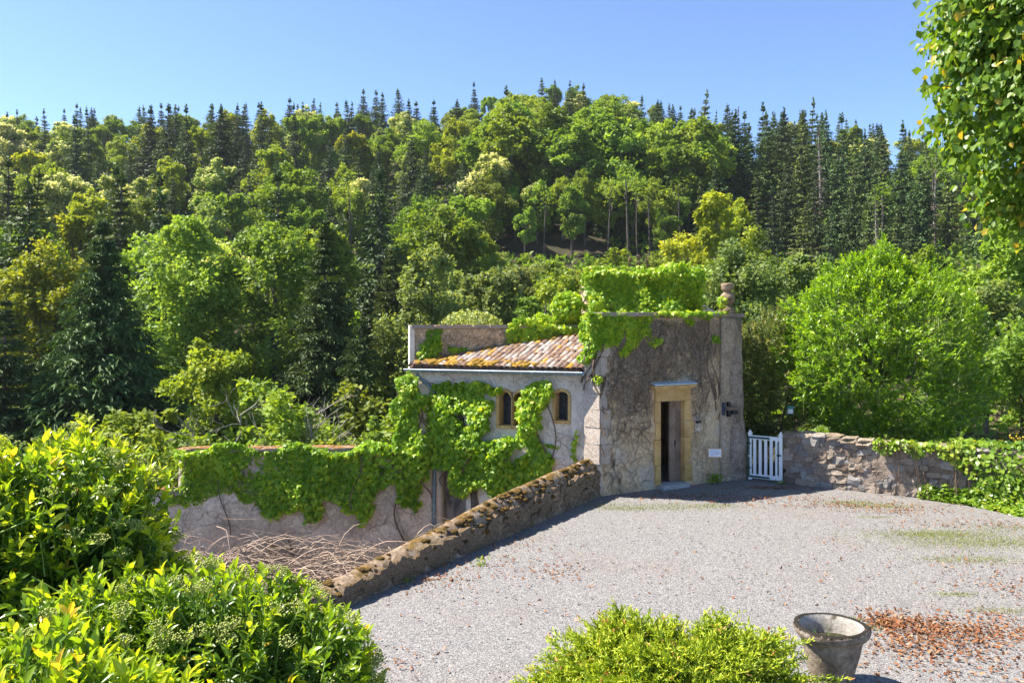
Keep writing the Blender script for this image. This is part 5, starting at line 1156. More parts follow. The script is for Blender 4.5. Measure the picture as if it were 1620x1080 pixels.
near_tree('field_maple', 'light green shrub tree low at the right edge beside the laurel', 1615, 545, 26, lambda H: broadleaf(327, H, 4.2, 10692, 0.145, .03, 50), 'bark', 'l_ash', base=-0.05)
near_tree('elder_bush', 'dark green bush filling the gap behind the laurel and the hedge', 1330, 470, 30, lambda H: broadleaf(328, H, 5.2, 13068, 0.171, .03, 56), 'bark', 'l_broad', base=-0.05)
# leafless shrub, flower stalks, saplings
B = Build(); r_ = np.random.default_rng(5)
ds = at_depth(405, 712, 29); ds[2] = float(ground_h(ds[0], 29))
def twigs(B, p, d, L, rad, lev, r):
    q = [p]; 
    for _ in range(5): d = unit(d + r.normal(size=3) * 0.16 + UP * 0.04); q.append(q[-1] + d * L / 5)
    V_, F_ = tube(np.array(q), np.linspace(rad, rad * 0.55, 6), 5 if lev > 1 else 3); B.add(V_, F_)
    if lev > 0:
        for _ in range(4): k = r.integers(2, 6); twigs(B, q[k], unit(d + r.normal(size=3) * 0.55), L * 0.62, rad * 0.5, lev - 1, r)
for x_ in (-.5, -.2, .15, .4, .7): twigs(B, ds + A(x_, r_.normal() * .3, 0), unit(A(x_ * 0.6, 0, 1.6)), 2.9, 0.085, 3, r_)
dsh = thing('dead_shrub', ds, 'bare leafless grey shrub standing behind the garden wall', 'shrub'); B.put('branches', M['bark_pale'], dsh)
fl = thing('flower_stalks', at_depth(1012, 440, 22) * A(1, 1, 0) + UP * 4.9, 'tall dry flower stalks sticking up from the creeper-wrapped block', 'plant')
for px, yt in ((996, 408), (1009, 404), (1024, 409), (1002, 420)):
    a_, b_ = at_depth(px + 2, 440, 21.6), at_depth(px, yt, 21.6); V, Fq = tube(np.array([a_, (a_ + b_) / 2 + A(.02, 0, 0), b_]), 0.009, 4); put('stalk', V, [Fq], M['twig'], fl)
    B = Build(); n = 110; P = a_ + (b_ - a_) * (0.35 + 0.65 * rng.random(n))[:, None] + rng.normal(size=(n, 3)) * 0.028; leaves(B, 'quad', P, rdir(n), rdir(n), 0.05, 0.035, rng.random(n)); B.put('flower_head', M['l_dead'], fl, kind='stuff')
for px, yt, lb in ((420, 668, 'tiny conifer seedling peeping over the mossy garden wall'), (452, 690, 'smallest conifer seedling by the garden wall top')):
    near_tree('seedling', lb, px, yt, 20.6, lambda H: conifer(330 + px, H, 1.1, 4, .3, .1, .22, .2, False, .8, 7, 12), 'bark', 'l_ash', 'plant', base=-1.2)

# ------------------------------------------------------------------ garden shrubs built from leafy shoots
def best(P, L, n, N=None, margin=4):
    """Indices of the n leaves that show largest in the frame, nearest first."""
    x, y = in_frame_px(P); ok = (x > -margin) & (x < 1620 + margin) & (y > -margin) & (y < 1084)
    sc = np.where(ok, L / np.maximum(P[:, 1], .1), 0)
    return np.argsort(-sc)[:n]
def shoots(seed, surf, n, per, L0, L1, W, lift, spread, tint_fn, stemr=0.004, slen=0.16, curl=0.25):
    """Leafy shoots on a surface: surf(r, n) gives tip points and outward directions."""
    r = np.random.default_rng(seed); tip, out = surf(r, n); S = Build()
    ax = unit(out * (1 - lift) + UP * lift + r.normal(size=(n, 3)) * 0.28)
    P, D, N, L, T = [], [], [], [], []
    for i in range(n):
        k = int(per * (0.7 + 0.6 * r.random())); a0 = r.random() * 6.28
        u = np.linspace(0.0, 1, k); x = unit(np.cross(ax[i], A(.3, .5, .8))); y = np.cross(ax[i], x)
        an = a0 + np.arange(k) * 2.4 + r.normal(size=k) * 0.25
        rad = np.cos(an)[:, None] * x + np.sin(an)[:, None] * y
        base = tip[i] - ax[i] * (slen * (1 - u))[:, None]
        op = spread * (1.25 - 0.85 * u)[:, None] + r.normal(size=(k, 1)) * 0.15
        d = unit(ax[i] * (1.0 - 0.25 * op) + rad * op - UP * curl * r.random((k, 1)))
        P.append(base); D.append(d); N.append(unit(ax[i] * 0.9 - rad * 0.15 + UP * 0.35 + r.normal(size=(k, 3)) * 0.22))
        L.append((L0 + (L1 - L0) * r.random(k)) * (0.75 + 0.35 * np.sin(u * 2.6))); T.append(tint_fn(r, k, u, i))
        V_, F_ = tube(np.array([tip[i] - ax[i] * slen * 1.9, tip[i] - ax[i] * slen * .6, tip[i]]), np.array([1.3, 1, .5]) * stemr, 3); S.add(V_, F_)
    return np.concatenate(P), np.concatenate(D), np.concatenate(N), np.concatenate(L), np.concatenate(T), S
def ell(c, rad, zmin=-1.0, lump=0.16, shell=0.25, side=None):
    def f(r, n):
        d = np.zeros((0, 3))
        while len(d) < n:
            q = unit(r.normal(size=(n * 3, 3))); q = q[q[:, 2] > zmin]
            if side is not None: q = q[q @ side > -0.35]
            d = np.concatenate([d, q])
        d = d[:n]; k = (1 - shell * r.random(n) ** 1.6) * (1 + lump * noise(d * 2.4 + c, 1.0, 2))
        return c + d * k[:, None] * rad, unit(d / rad)
    return f
def shrub(name, label, cat, base, parts, mat, kind, W, n_single, stems=None, buds=0, group=None, dark_core=None):
    root = thing(name, base, label, cat, group); B = Build()
    allv = [np.concatenate(x) for x in zip(*[p[:5] for p in parts])]; P, D, N, L, T = allv
    T = np.clip(T, 0, 1); pick = best(P, L, n_single) if n_single else np.array([], int)
    m_ = np.ones(len(P), bool); m_[pick] = False
    leaves(B, kind, P[m_], D[m_], N[m_], L[m_], L[m_] * W, T[m_]); B.put('foliage', M[mat], root, kind='stuff')
    if n_single: single_leaves(root, kind, P, D, N, L, L * W, T, M[mat], pick)
    S = Build()
    for p in parts:
        V_, F_, _ = p[5].data(); S.add(V_, *F_)
    S.put('shoot', M['shoot'], root, kind='stuff')
    for q in (stems or []):
        V_, F_ = tube(np.array(q), np.linspace(0.035, 0.012, len(q)), 6); put('stem', V_, [F_], M['bark'], root, smooth_=True)
    return root
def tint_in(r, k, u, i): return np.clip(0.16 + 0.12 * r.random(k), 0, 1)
def tint_shrub(young):
    def f(r, k, u, i):
        y = young * (0.5 + 0.8 * r.random()); b = 0.24 + 0.16 * r.random()
        t = b + (0.66 * y) * smooth(0.25, 0.9, u) + r.normal(size=k) * 0.06
        return np.where(r.random(k) < 0.008, 1.0, np.clip(t, 0, 0.95))
    return f
def buds(root, seed, surf, n, rad=0.05):
    r = np.random.default_rng(seed); tip, out = surf(r, n)
    vb, fb = rough_block(2, 0.6, 0.05, 3); bm = []
    for v in range(4):
        B = Build()
        for _ in range(34):
            a = r.random() * 6.28; q = rad * math.sqrt(r.random()); p = A(q * math.cos(a), q * math.sin(a), rad * 0.35 * r.random() - q * q * 5)
            B.add(p + vb * rad * 0.075, fb)
            if r.random() < .5: V_, F_ = tube(np.array([A(0, 0, -rad * .9), p]), 0.0013, 3); B.add(V_, F_)
        bm.append(B.mesh('bud_cluster', M['bud']))
    for i in range(n):
        z = unit(out[i] * .4 + UP); x = unit(np.cross(z, A(.2, 1, .1))); inst('bud_cluster', bm[i % 4], frame(x, np.cross(z, x), z, tip[i] + z * 0.02, (1, 1, 1)), root)
towards = A(0, -1, 0.1)
sA, sA2 = ell(A(-2.66, 4.55, 2.25), A(0.74, 0.62, 0.86), -0.75, 0.20), ell(A(-2.95, 4.1, 2.0), A(0.55, 0.5, 1.02), -0.7, 0.2)
r1 = shrub('leafy_shrub', 'tall yellow-green leafy shrub in the lower left corner, reaching above the garden wall', 'shrub', (-2.45, 4.5, 0),
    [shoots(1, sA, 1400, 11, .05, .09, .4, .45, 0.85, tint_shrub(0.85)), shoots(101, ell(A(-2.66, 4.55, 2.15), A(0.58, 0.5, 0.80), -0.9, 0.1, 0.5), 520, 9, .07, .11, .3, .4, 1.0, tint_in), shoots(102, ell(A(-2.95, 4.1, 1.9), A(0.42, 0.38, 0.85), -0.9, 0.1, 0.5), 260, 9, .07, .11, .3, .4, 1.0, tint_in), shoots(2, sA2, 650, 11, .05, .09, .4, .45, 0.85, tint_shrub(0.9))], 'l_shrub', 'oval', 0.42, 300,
    [[(-2.4, 4.5, 0), (-2.5, 4.5, 1.2), (-2.3, 4.4, 2.4)], [(-2.45, 4.5, 0), (-2.8, 4.3, 1.3), (-2.9, 4.2, 2.6)], [(-2.4, 4.5, 0), (-2.1, 4.6, 1.2), (-2.0, 4.5, 2.5)]])
buds(r1, 4, ell(A(-2.66, 4.55, 2.25), A(0.74, 0.62, 0.86), -0.1, 0.2, 0.05), 70)
sB = ell(A(-1.37, 3.75, 1.85), A(0.83, 0.60, 0.72), -0.8, 0.14)
r2 = shrub('leafy_shrub', 'lower rounded shrub dotted with green bud clusters, in front of the garden wall', 'shrub', (-1.4, 3.75, 0),
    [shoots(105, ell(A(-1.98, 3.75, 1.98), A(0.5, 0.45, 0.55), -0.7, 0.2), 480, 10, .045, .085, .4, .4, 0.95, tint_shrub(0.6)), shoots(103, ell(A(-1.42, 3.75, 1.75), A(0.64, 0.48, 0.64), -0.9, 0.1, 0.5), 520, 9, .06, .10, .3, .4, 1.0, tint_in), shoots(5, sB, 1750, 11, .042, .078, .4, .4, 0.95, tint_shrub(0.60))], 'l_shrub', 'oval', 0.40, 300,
    [[(-1.4, 3.7, 0), (-1.5, 3.7, 1.0), (-1.3, 3.6, 2.1)], [(-1.4, 3.7, 0), (-1.1, 3.8, 1.0), (-1.0, 3.7, 2.0)]])
buds(r2, 6, ell(A(-1.37, 3.75, 1.85), A(0.83, 0.60, 0.72), 0.0, 0.14, 0.05), 130, 0.045)
sC, sC2 = ell(A(-1.62, 2.72, 2.0), A(0.62, 0.45, 0.62), -0.7, 0.2), ell(A(-0.95, 2.75, 1.72), A(0.5, 0.4, 0.45), -0.7, 0.2)
r3 = shrub('leafy_shrub', 'nearest shrub with glossy dark leaves and fresh yellow shoots along the bottom edge', 'shrub', (-1.4, 2.8, 0),
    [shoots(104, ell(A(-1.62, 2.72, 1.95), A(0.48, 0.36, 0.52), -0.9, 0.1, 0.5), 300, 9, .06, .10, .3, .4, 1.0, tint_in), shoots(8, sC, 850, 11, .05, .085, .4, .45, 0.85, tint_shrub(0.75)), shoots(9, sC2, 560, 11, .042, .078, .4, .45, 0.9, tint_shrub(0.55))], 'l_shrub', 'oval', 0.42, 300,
    [[(-1.4, 2.8, 0), (-1.5, 2.8, 1.1), (-1.6, 2.7, 2.2)], [(-1.4, 2.8, 0), (-1.1, 2.8, 1.0), (-0.95, 2.7, 1.8)]])
buds(r3, 10, ell(A(-1.62, 2.72, 2.0), A(0.62, 0.45, 0.62), 0.0, 0.2, 0.05), 18, 0.04)
# the big laurel
def laurel_surf(r, n):
    d = unit(r.normal(size=(n * 2, 3))); d = d[(d[:, 2] > -0.92) & (d[:, 1] < 0.55)][:n]; n = len(d)
    while len(d) < n: d = np.concatenate([d, d])[:n]
    k = (1 - 0.22 * r.random(len(d)) ** 1.8) * (1 + 0.15 * noise(d * 3.2 + 4, 1.0, 3) + 0.08 * noise(d * 9, 1, 2))
    c = A(9.75, 20.9, 3.05); hor = np.where(d[:, 2] > 0, 1 - 0.30 * d[:, 2] ** 2, 1)
    return c + d * k[:, None] * A(2.5, 2.2, 2.88) * np.stack([hor, hor, np.ones(len(d))], -1), unit(d)
def tint_laurel(r, k, u, i): return np.clip(0.10 + 0.18 * r.random() + 0.62 * smooth(0.2, 0.9, u) * (0.3 + 0.8 * r.random()) + r.normal(size=k) * 0.08, 0, 1)
def pad(surf): 
    def f(r, n):
        P, D = surf(r, n)
        while len(P) < n: P2, D2 = surf(r, n); P, D = np.concatenate([P, P2]), np.concatenate([D, D2])
        return P[:n], D[:n]
    return f
shrub('laurel_bush', 'big rounded bright-green laurel behind the rubble wall', 'bush', (9.75, 20.9, -0.05),
    [shoots(31, pad(laurel_surf), 4600, 9, .08, .135, .4, .42, 0.95, tint_laurel, 0.008, 0.22)], 'l_laurel', 'oval4', 0.5, 200,
    [[(9.75, 20.9, 0), (9.6, 20.9, 1.5), (9.3, 20.7, 3.5)], [(9.75, 20.9, 0), (10.3, 20.9, 1.6), (10.8, 20.8, 3.4)]])
# brown-green hedge behind the gate
sH, sH2 = ell(A(7.15, 22.0, 2.2), A(1.35, 1.2, 2.3), -0.95, 0.16, 0.35), ell(A(6.5, 21.9, 1.9), A(0.9, 0.9, 2.1), -0.95, 0.16, 0.35)
def tint_hedge(r, k, u, i): return np.clip(0.35 + 0.30 * (r.random() < 0.30) + r.normal(size=k) * 0.14, 0, 1)
shrub('hedge_bush', 'brownish-green bush with dull older leaves just behind the white gate', 'bush', (7.0, 22.0, -0.05),
    [shoots(41, sH, 1900, 9, .07, .12, .4, .35, 0.9, tint_hedge, 0.006, 0.2), shoots(42, sH2, 900, 9, .07, .12, .4, .35, 0.9, tint_hedge, 0.006, 0.2)], 'l_hedge', 'oval4', 0.45, 0,
    [[(7.0, 22, 0), (7.1, 22, 1.2), (7.3, 21.9, 3)], [(6.8, 22, 0), (6.7, 22, 1.2), (6.6, 21.9, 3)], [(7.3, 21.9, 0), (7.5, 21.8, 1.4), (7.8, 21.8, 2.6)]])
# lime tree overhanging from the right
r_ = np.random.default_rng(51); lc = A(11.15, 12.4, 8.9); clp = []
T = Build(); lt = thing('lime_tree', (10.9, 12.4, -0.05), 'lime tree whose leafy crown hangs into the upper right corner', 'tree')
tp = np.array([(10.9, 12.4, -.1), (10.85, 12.4, 1.5), (10.8, 12.4, 4.0), (10.75, 12.4, 8.0), (10.7, 12.4, 12)]); V, Fq = tube(tp, [.36, .27, .22, .14, .03], 10); T.add(V, Fq)
while len(clp) < 380:
    d = unit(r_.normal(size=3)); k = (0.35 + 0.65 * r_.random() ** 0.3)
    c = lc + d * k * A(3.95, 3.7, 4.9)
    if c[2] > 5.45: clp.append(c)
    if len(clp) % 5 == 0: limb(T, tp[2] + (tp[3] - tp[2]) * r_.random(), c, .06, .012, 0.3, 6, 4, r_)
while len(clp) < 480:
    d = unit(r_.normal(size=3) + A(-1.4, -.6, -.25)); c = lc + d * (0.7 + 0.3 * r_.random()) * A(3.95, 3.7, 4.9)
    if 5.45 < c[2] < 10: clp.append(c)
T.put('trunk', M['bark'], lt, smooth_=True)
P, D, N, L, TT = [], [], [], [], []
for c in clp:
    n = 245; d = unit(r_.normal(size=(n, 3))); rc = 0.46 + 0.26 * r_.random()
    p = c + d * (rc * (0.3 + 0.75 * r_.random(n)))[:, None] * A(1.1, 1.1, 0.75)
    P.append(p); out = unit(p - lc); N.append(unit(out * 0.5 + UP * 0.55 + r_.normal(size=(n, 3)) * 0.42)); D.append(unit(-UP * 0.75 + out * 0.35 + r_.normal(size=(n, 3)) * 0.45))
    L.append(0.085 + 0.05 * r_.random(n)); TT.append(np.where(r_.random(n) < 0.03, 1.0, np.clip(0.48 + 0.2 * r_.normal(size=n), 0, .92)))
P, D, N, L, TT = map(np.concatenate, (P, D, N, L, TT)); TT = np.clip(TT, 0, 1)
x_, y_ = in_frame_px(P); sc = np.where((x_ > 1430) & (x_ < 1622) & (y_ > -4) & (y_ < 380), L / P[:, 1], 0); pick = np.argsort(-sc)[:300]
m_ = np.ones(len(P), bool); m_[pick] = False; C = Build(); nr = m_ & (x_ > 1380) & (x_ < 1700) & (y_ > -80) & (P[:, 1] < 12.6); m_ &= ~nr
leaves(C, 'heart', P[nr], D[nr], N[nr], L[nr], L[nr] * 0.85, TT[nr]); m_ &= np.arange(len(P)) % 5 < 2; leaves(C, 'quad', P[m_], D[m_], N[m_], L[m_] * 1.5, L[m_] * 1.35, TT[m_]); C.put('crown', M['l_lime'], lt, kind='stuff')
single_leaves(lt, 'heart', P, D, N, L, L * 0.85, TT, M['l_lime'], pick)

# spreading juniper in the foreground
r_ = np.random.default_rng(61); jb = A(1.52, 7.5, 0.0); jn = thing('juniper', jb, 'low spreading yellow-green juniper at the bottom edge beside the stone urn', 'shrub')
B, S, DD = Build(), Build(), Build()
for i in range(430):
    an = r_.random() * 6.283; el_ = 0.10 + 1.15 * r_.random() ** 0.9; reach = (1.28 + 0.52 * r_.random()) * (1.0 - 0.30 * math.sin(el_)) * (1 + .12 * math.sin(3 * an + 1))
    dr = A(math.cos(an) * math.cos(el_) * 1.0, math.sin(an) * math.cos(el_) * 0.72, math.sin(el_) * 0.80)
    m_ = 7; u = np.linspace(0.12, 1, m_)[:, None]; bp = jb + A(0, 0, 0.05) + dr * reach * u + UP * (-0.10 * reach * u ** 2) + r_.normal(size=(m_, 3)) * 0.02
    bp[:, 2] = np.maximum(bp[:, 2], 0.04); V, Fq = tube(bp, np.linspace(.012, .003, m_), 3); S.add(V, Fq)
    ntw = 30; q = r_.random(ntw) ** 0.6
    for t in q:
        k = min(int(t * (m_ - 1)), m_ - 2); f = t * (m_ - 1) - k; p0 = bp[k] * (1 - f) + bp[k + 1] * f; ax = unit(bp[k + 1] - bp[k])
        d = unit(ax * 0.9 + r_.normal(size=3) * A(.5, .5, .25) + UP * 0.15); ln = 0.10 + 0.14 * r_.random(); n = 11
        uu = (np.arange(n) + .5) / n; pp = p0 + d * (ln * uu)[:, None] + UP * (-.2 * ln * uu ** 2)[:, None]
        nd = unit(d * 0.9 + r_.normal(size=(n, 3)) * 0.55); tn_ = (0.30 + 0.55 * t * uu + 0.12 * r_.normal()) * np.ones(n)
        if r_.random() < 0.004: tn_ = np.ones(n)
        leaves(B, 'quad', pp, nd, rdir(n), 0.055 * (0.7 + .6 * r_.random(n)), 0.015, np.clip(tn_, 0, 1))
B.put('foliage', M['l_juniper'], jn, kind='stuff'); S.put('stem', M['bark'], jn, kind='stuff')

# ivy over the end of the rubble wall
def ivy(name, label, n, fn, seed):
    r = np.random.default_rng(seed); P, Nn = fn(r, n); B = Build()
    N = unit(Nn * 0.7 + UP * 0.5 + r.normal(size=(n, 3)) * 0.4); D = unit(np.cross(N, r.normal(size=(n, 3))) - UP * 0.35 + Nn * .2); L = 0.055 + 0.055 * r.random(n)
    leaves(B, 'heart', P, D, N, L, L * 0.95, np.clip(0.45 + 0.25 * noise(P, 1.2, 2) + 0.18 * r.normal(size=n), 0, 1))
    root = thing(name, P[np.argmin(P[:, 2])], label, 'ivy', 'ivy on the rubble wall'); B.put('foliage', M['l_ivy'], root, kind='stuff')
    S = Build()
    for _ in range(14):
        a = P[r.integers(n)]; b = a + A(r.normal() * .3, r.normal() * .3, 0); V_, F_ = tube(np.array([a * A(1, 1, 0) + UP * .02, (a + b) / 2, b]), .008, 3); S.add(V_, F_)
    S.put('stem', M['stem'], root, kind='stuff')
def ivy_wall(r, n):
    s = 3.45 + r.random(n) ** 0.8 * 4.0; z = r.random(n); lim = np.clip((s - 3.4) / 1.1, 0, 1)
    top_ = r.random(n) < 0.25; z = np.where(r.random(n) < 0.5, 1.18 - (1 - z) * (0.25 + 0.95 * lim), z * lim * 0.7 + 0.02)
    o_ = 0.05 + 0.22 * r.random(n) * (0.4 + lim); P = R0 + dRw * s[:, None] + nRw * o_[:, None] + UP * z[:, None]
    P[top_] = (R0 + dRw * s[:, None] - nRw * (0.5 * r.random(n))[:, None] + UP * (1.2 + 0.12 * r.random(n))[:, None])[top_]
    return P, np.broadcast_to(nRw, (n, 3))
ivy('wall_ivy', 'ivy covering the far right end of the rubble wall', 5200, ivy_wall, 71)
def ivy_floor(r, n):
    s = 2.9 + r.random(n) * 5.5; w = np.clip((s - 2.9) / 2.0, 0, 1) * (0.55 + 0.18 * np.sin(s * 3)) + 0.08
    o_ = r.random(n) * w * 1.15; z = 0.02 + 0.34 * r.random(n) * (1 - o_ / (w * 1.2 + .01)); P = R0 + dRw * s[:, None] + nRw * o_[:, None] + UP * z[:, None]
    return P, unit(np.broadcast_to(nRw * .5 + UP, (n, 3)))
ivy('ground_ivy', 'yellow-green ivy carpet spreading from the wall foot onto the gravel', 5200, ivy_floor, 72)
def ivy_hang(r, n):
    s = 2.0 + r.random(n) * 1.9; z = 1.24 - 0.34 * r.random(n) ** 1.3 * (0.4 + .6 * np.sin(s * 5) ** 2); return R0 + dRw * s[:, None] + nRw * (0.06 + 0.14 * r.random(n))[:, None] + UP * z[:, None], np.broadcast_to(nRw, (n, 3))
ivy('hanging_ivy', 'short fringe of leaves hanging over the top of the rubble wall under the laurel', 520, ivy_hang, 73)
# grassy bank and flowers past the end of the wall
n = 900; P = np.stack([12.6 + 2.4 * rng.random(n), 19.5 + 1.5 * rng.random(n), 0.9 + 0.0 * rng.random(n)], -1); P[:, 2] = 0.0
bank = thing('tall_grass', (13.6, 20, 0), 'dry pale grass tufts beyond the wall at the right edge', 'grass'); B = Build(); leaves(B, 'tri', P, unit(UP + rng.normal(size=(n, 3)) * .25), rdir(n), 0.9 + .6 * rng.random(n), .018, rng.random(n)); B.put('blade', M['grass'], bank, kind='stuff')
yf = at_depth(1612, 703, 17.5); n = 40; B = Build(); leaves(B, 'quad', yf + rng.normal(size=(n, 3)) * A(.16, .1, .12), rdir(n), rdir(n), .06, .05, rng.random(n))
fl = thing('flowers', yf * A(1, 1, 0), 'small spray of yellow flowers at the right edge above the ivy', 'flowers'); B.put('flower_head', M['flower'], fl, kind='stuff')
for k in range(5): V, Fq = tube(np.array([yf * A(1, 1, 0) + A(.05 * k, 0, 0), yf + A(.05 * k - .1, 0, .05)]), .006, 3); put('stem', V, [Fq], M['shoot'], fl)

# heap of dry cut branches along the garden wall
B = Build(); r_ = np.random.default_rng(81)
for i in range(300):
    x0 = -8.2 + 5.9 * r_.random(); y0 = 18.85 - 1.3 * r_.random(); z0 = -2.7 + 1.15 * r_.random()
    an = (0 if r_.random() < .5 else math.pi) + r_.normal() * 0.75; L = 0.9 + 1.9 * r_.random(); hgt = 0.6 * r_.random() + 0.05
    u = np.linspace(0, 1, 9); q = np.stack([x0 + L * u * math.cos(an), np.minimum(y0 + 0.4 * L * u * math.sin(an), 19.05), z0 + hgt * 4 * u * (1 - u) + 0.35 * u * (r_.random() - 0.3)], -1) + r_.normal(size=(9, 3)) * 0.02
    V, Fq = tube(q, np.linspace(0.012, 0.004, 9) * (0.6 + r_.random()), 4); B.add(V, Fq)
    if r_.random() < 0.6: k = r_.integers(3, 7); V, Fq = tube(np.array([q[k], q[k] + A(r_.normal() * .3, -.1 * r_.random(), .35 * r_.random()), q[k] + A(r_.normal() * .5, -.2 * r_.random(), .55 * r_.random())]), [.006, .005, .003], 3); B.add(V, Fq)
br = thing('brush_heap', (-5.3, 18.3, -2.9), 'tangle of dry pale branches heaped along the foot of the garden wall', 'brush heap'); B.put('branch', M['twig'], br, kind='stuff')
# greenery on the lower terrace and behind the garden wall
for i, (x, y, s, lb) in enumerate(((-9.5, 23, 3.2, 'shaded bush behind the left end of the garden wall'), (-6.0, 24, 2.8, 'shaded bush behind the middle of the garden wall'), (-3.6, 25, 3.0, 'shaded bush behind the pier at the end of the outbuilding'), (-12.5, 25, 3.6, 'shaded bush behind the tall leafy shrub at far left'), (-8, 29, 4.5, 'taller shaded thicket bush under the big spruce'), (-3, 30, 4.6, 'taller shaded thicket bush left of the outbuilding'), (-14, 30, 4.5, 'thicket bush at the left edge under the shaded spruce'), (-11, 34, 5, 'deep thicket bush between the spruces'), (-5.5, 33, 5, 'deep thicket bush under the ash trees'))):
    K['u'][(1, 1, 2, 1)[i % 4]].plant(x, y, float(ground_h(x, y)), s, i * 1.3, 1.15, None, lb)

# ------------------------------------------------------------------ litter on the gravel
def litter(name, label, pts, size, mat, kind, seed, flat=0.25):
    r = np.random.default_rng(seed); n = len(pts); N = unit(UP + r.normal(size=(n, 3)) * flat); D = unit(np.cross(N, r.normal(size=(n, 3)))); L = size * (0.6 + 0.8 * r.random(n)); B = Build()
    P = np.c_[pts, 0.012 + 0.012 * r.random(n)]; leaves(B, kind, P, D, N, L, L * 0.6, r.random(n)); return B.put(name, M[mat], None, kind='stuff', label=label)
def clus(px, py, sx, sy, n, r):
    """A drift on the ground: spread in metres round the ground point seen at a pixel."""
    c = on_ground(px, py)[:2]; return c + r.normal(size=(n, 2)) * A(sx, sy)
r_ = np.random.default_rng(91)
pts = [clus(*c, r_) for c in ((1420, 985, .30, .22, 420), (1470, 1000, .32, .25, 420), (1540, 1000, .35, .22, 330), (1440, 1022, .25, .2, 260), (1520, 1010, .5, .3, 260), (1590, 990, .3, .3, 200), (1450, 1050, .4, .3, 130), (1560, 1050, .4, .3, 150), (1600, 930, .4, .3, 120), (1560, 900, .6, .5, 90), (1400, 985, .12, .1, 120), (1340, 800, .9, .15, 260), (1430, 808, .7, .2, 240), (1540, 830, 1.0, .25, 200), (1200, 790, 1.2, .25, 320), (1060, 785, .8, .2, 220), (720, 905, .5, .5, 120), (690, 915, .25, .4, 110), (880, 905, .3, .3, 90), (640, 1040, .3, .3, 40), (1100, 920, 2.0, 1.5, 80), (900, 960, 2.0, 1.0, 90), (1300, 880, 2.0, 1.5, 70), (1480, 900, 1.6, 1.5, 110), (800, 860, .6, 1.2, 150), (1220, 772, .5, .1, 200))]
pts = np.concatenate(pts)
ok = ((pts - W0[:2]) @ nWl[:2] > 0.06) & ((pts - R0[:2]) @ nRw[:2] > 0.05) & ((pts - PA[:2]) @ nF[:2] > 0.05); pts = pts[ok]
litter('fallen_leaves', 'rust-coloured fallen leaves scattered over the gravel', pts, 0.05, 'dead_leaf', 'oval', 92, 0.45)
def grass(pts, h, seed):
    r = np.random.default_rng(seed); n = len(pts); B = Build(); P = np.c_[pts, np.full(n, 0.0)]; leaves(B, 'tri', P, unit(UP * .8 + r.normal(size=(n, 3)) * .5), rdir(n), h * (0.5 + r.random(n)), .012, r.random(n)); return B
gp = np.concatenate([clus(*c, r_) for c in ((1480, 845, .7, .16, 2600), (1560, 858, .9, .25, 3600), (1530, 885, .5, .12, 900), (1340, 795, .35, .12, 700), (1390, 800, .4, .15, 800), (1060, 802, .8, .2, 1500), (1130, 800, .3, .1, 300), (990, 805, .4, .1, 400), (1510, 940, .2, .06, 250), (1320, 980, .25, .06, 400), (1370, 992, .12, .06, 160), (1590, 965, .3, .08, 300), (1380, 818, .2, .05, 150), (965, 800, .3, .15, 250), (760, 893, .03, .03, 40), (620, 925, .04, .04, 50), (800, 850, .5, .5, 160), (1600, 835, .6, .2, 800), (1340, 1000, .06, .04, 30))])
ok = ((gp - W0[:2]) @ nWl[:2] > 0.05) & ((gp - R0[:2]) @ nRw[:2] > 0.02); grass(gp[ok], 0.035, 93).put('grass_patches', M['grass'], None, kind='stuff', label='thin yellowing grass patches in the gravel')
# weeds at the wall foot and a young plant in the urn
for nm, lb, p, n, h in (('weed', 'dark green weed at the foot of the tower wall under the notice', PA + eF * 3.2 + nF * 0.22, 90, .28), ('weed', 'small weed growing in the gravel by the foot of the gate', G1 + ng * .12, 60, .14), ('weed', 'little upright weed on the gravel beside the low wall', on_ground(763, 893), 40, .16), ('weed', 'tiny yellow-green weed at the foot of the low wall near the shrubs', on_ground(640, 922), 40, .12), ('grass_tuft', 'few grass blades sprouting inside the stone urn', uc + UP * .42 - A(.1, .1, 0), 40, .16)):
    n_ = n; B = Build(); P = np.asarray(p) + rng.normal(size=(n_, 3)) * A(.06, .06, 0) + UP * (rng.random((n_, 1)) * h * .7)
    leaves(B, 'oval' if nm == 'weed' else 'tri', P, unit(UP * .6 + rng.normal(size=(n_, 3)) * .5), rdir(n_), h * .35 if nm == 'weed' else h, h * .16 if nm == 'weed' else .01, np.clip(.5 + .2 * rng.normal(size=n_), 0, 1))
    t_ = thing(nm, p, lb, 'weed' if nm == 'weed' else 'grass'); B.put('foliage' if nm == 'weed' else 'blade', M['l_ivy'], t_, kind='stuff')
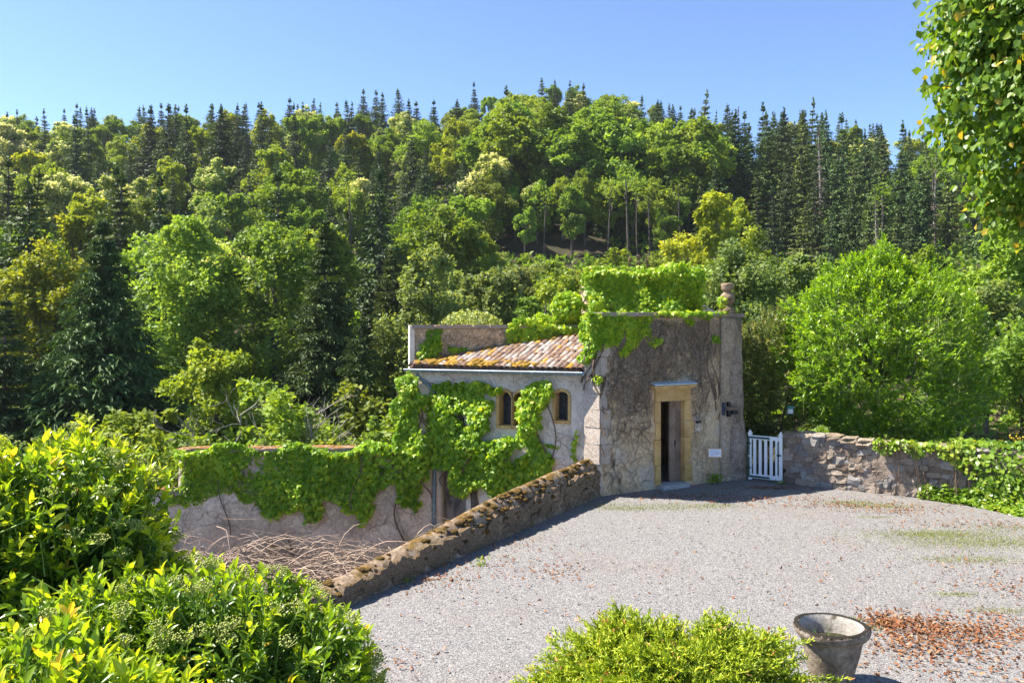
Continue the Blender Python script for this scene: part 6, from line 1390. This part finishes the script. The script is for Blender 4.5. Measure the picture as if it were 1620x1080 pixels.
# loose pebbles lying proud of the gravel
pm = [new_mesh('pebble', V_, [F_], M['step']) for V_, F_ in (rough_block(2, .7, .12, s) for s in (1, 2))]
B = Build(); pv, pf = rough_block(2, 0.6, 0.1, 5); npb = 3500
c = np.stack([-2 + 11 * rng.random(npb), 6.6 + 9 * rng.random(npb) ** 1.6], -1); c = c[((c - W0[:2]) @ nWl[:2] > .05) & ((c - R0[:2]) @ nRw[:2] > .3)]
for p in c: 
    sc = 0.005 + 0.008 * rng.random() ** 3; B.add(A(p[0], p[1], sc * .5) + pv * sc * A(1, .8, .7), pf)
B.put('loose_gravel', M['gravel'], None, kind='stuff', label='loose chippings lying on the gravel courtyard')

# ------------------------------------------------------------------ names for the trees of the wood, from where they stand
def band(y): return 'on the skyline' if y > 160 else 'high on slope' if y > 128 else 'midway upslope' if y > 98 else 'low on slope'
ANCH = ((110, 'at far left'), (290, 'over tallest leafy shrub'), (460, 'over garden wall left half'), (650, 'over garden wall right half'), (800, 'over low roof end'), (930, 'over high roof end'), (1040, 'over tower doorway'), (1170, 'over stone finial'), (1270, 'over white gate'), (1440, 'over round laurel'), (9999, 'by overhanging lime'))
ORD = 'first second third fourth fifth sixth seventh eighth ninth tenth eleventh twelfth thirteenth fourteenth fifteenth sixteenth seventeenth eighteenth nineteenth twentieth twenty-first twenty-second twenty-third twenty-fourth'.split()
grp = {}
for root, look, x, y, z, H in REC:
    px = CX + F * x / y; an = next(n for lim, n in ANCH if px < lim); grp.setdefault((look, band(y), an), []).append((px, root))
for (look, bd, an), v in grp.items():
    v.sort(key=lambda q: q[0])
    for i, (px, root) in enumerate(v): root['label'] = f'{look} {bd} {an}' + ('' if len(v) == 1 else f', {ORD[i]} from left')

# ------------------------------------------------------------------ thin summer haze in the valley air
m, nt, N, link, out = nodes('air')
pv_ = N('VolumePrincipled'); pv_.inputs['Color'].default_value = (0.86, 0.93, 1.0, 1); pv_.inputs['Density'].default_value = 0.00015; pv_.inputs['Anisotropy'].default_value = 0.2
link(pv_.outputs[0], out.inputs['Volume'])
put('haze', obox((0, 135, 45), (1, 0, 0), (0, 1, 0), (0, 0, 1), 325, 205, 52), [BOXF], m, kind='stuff')
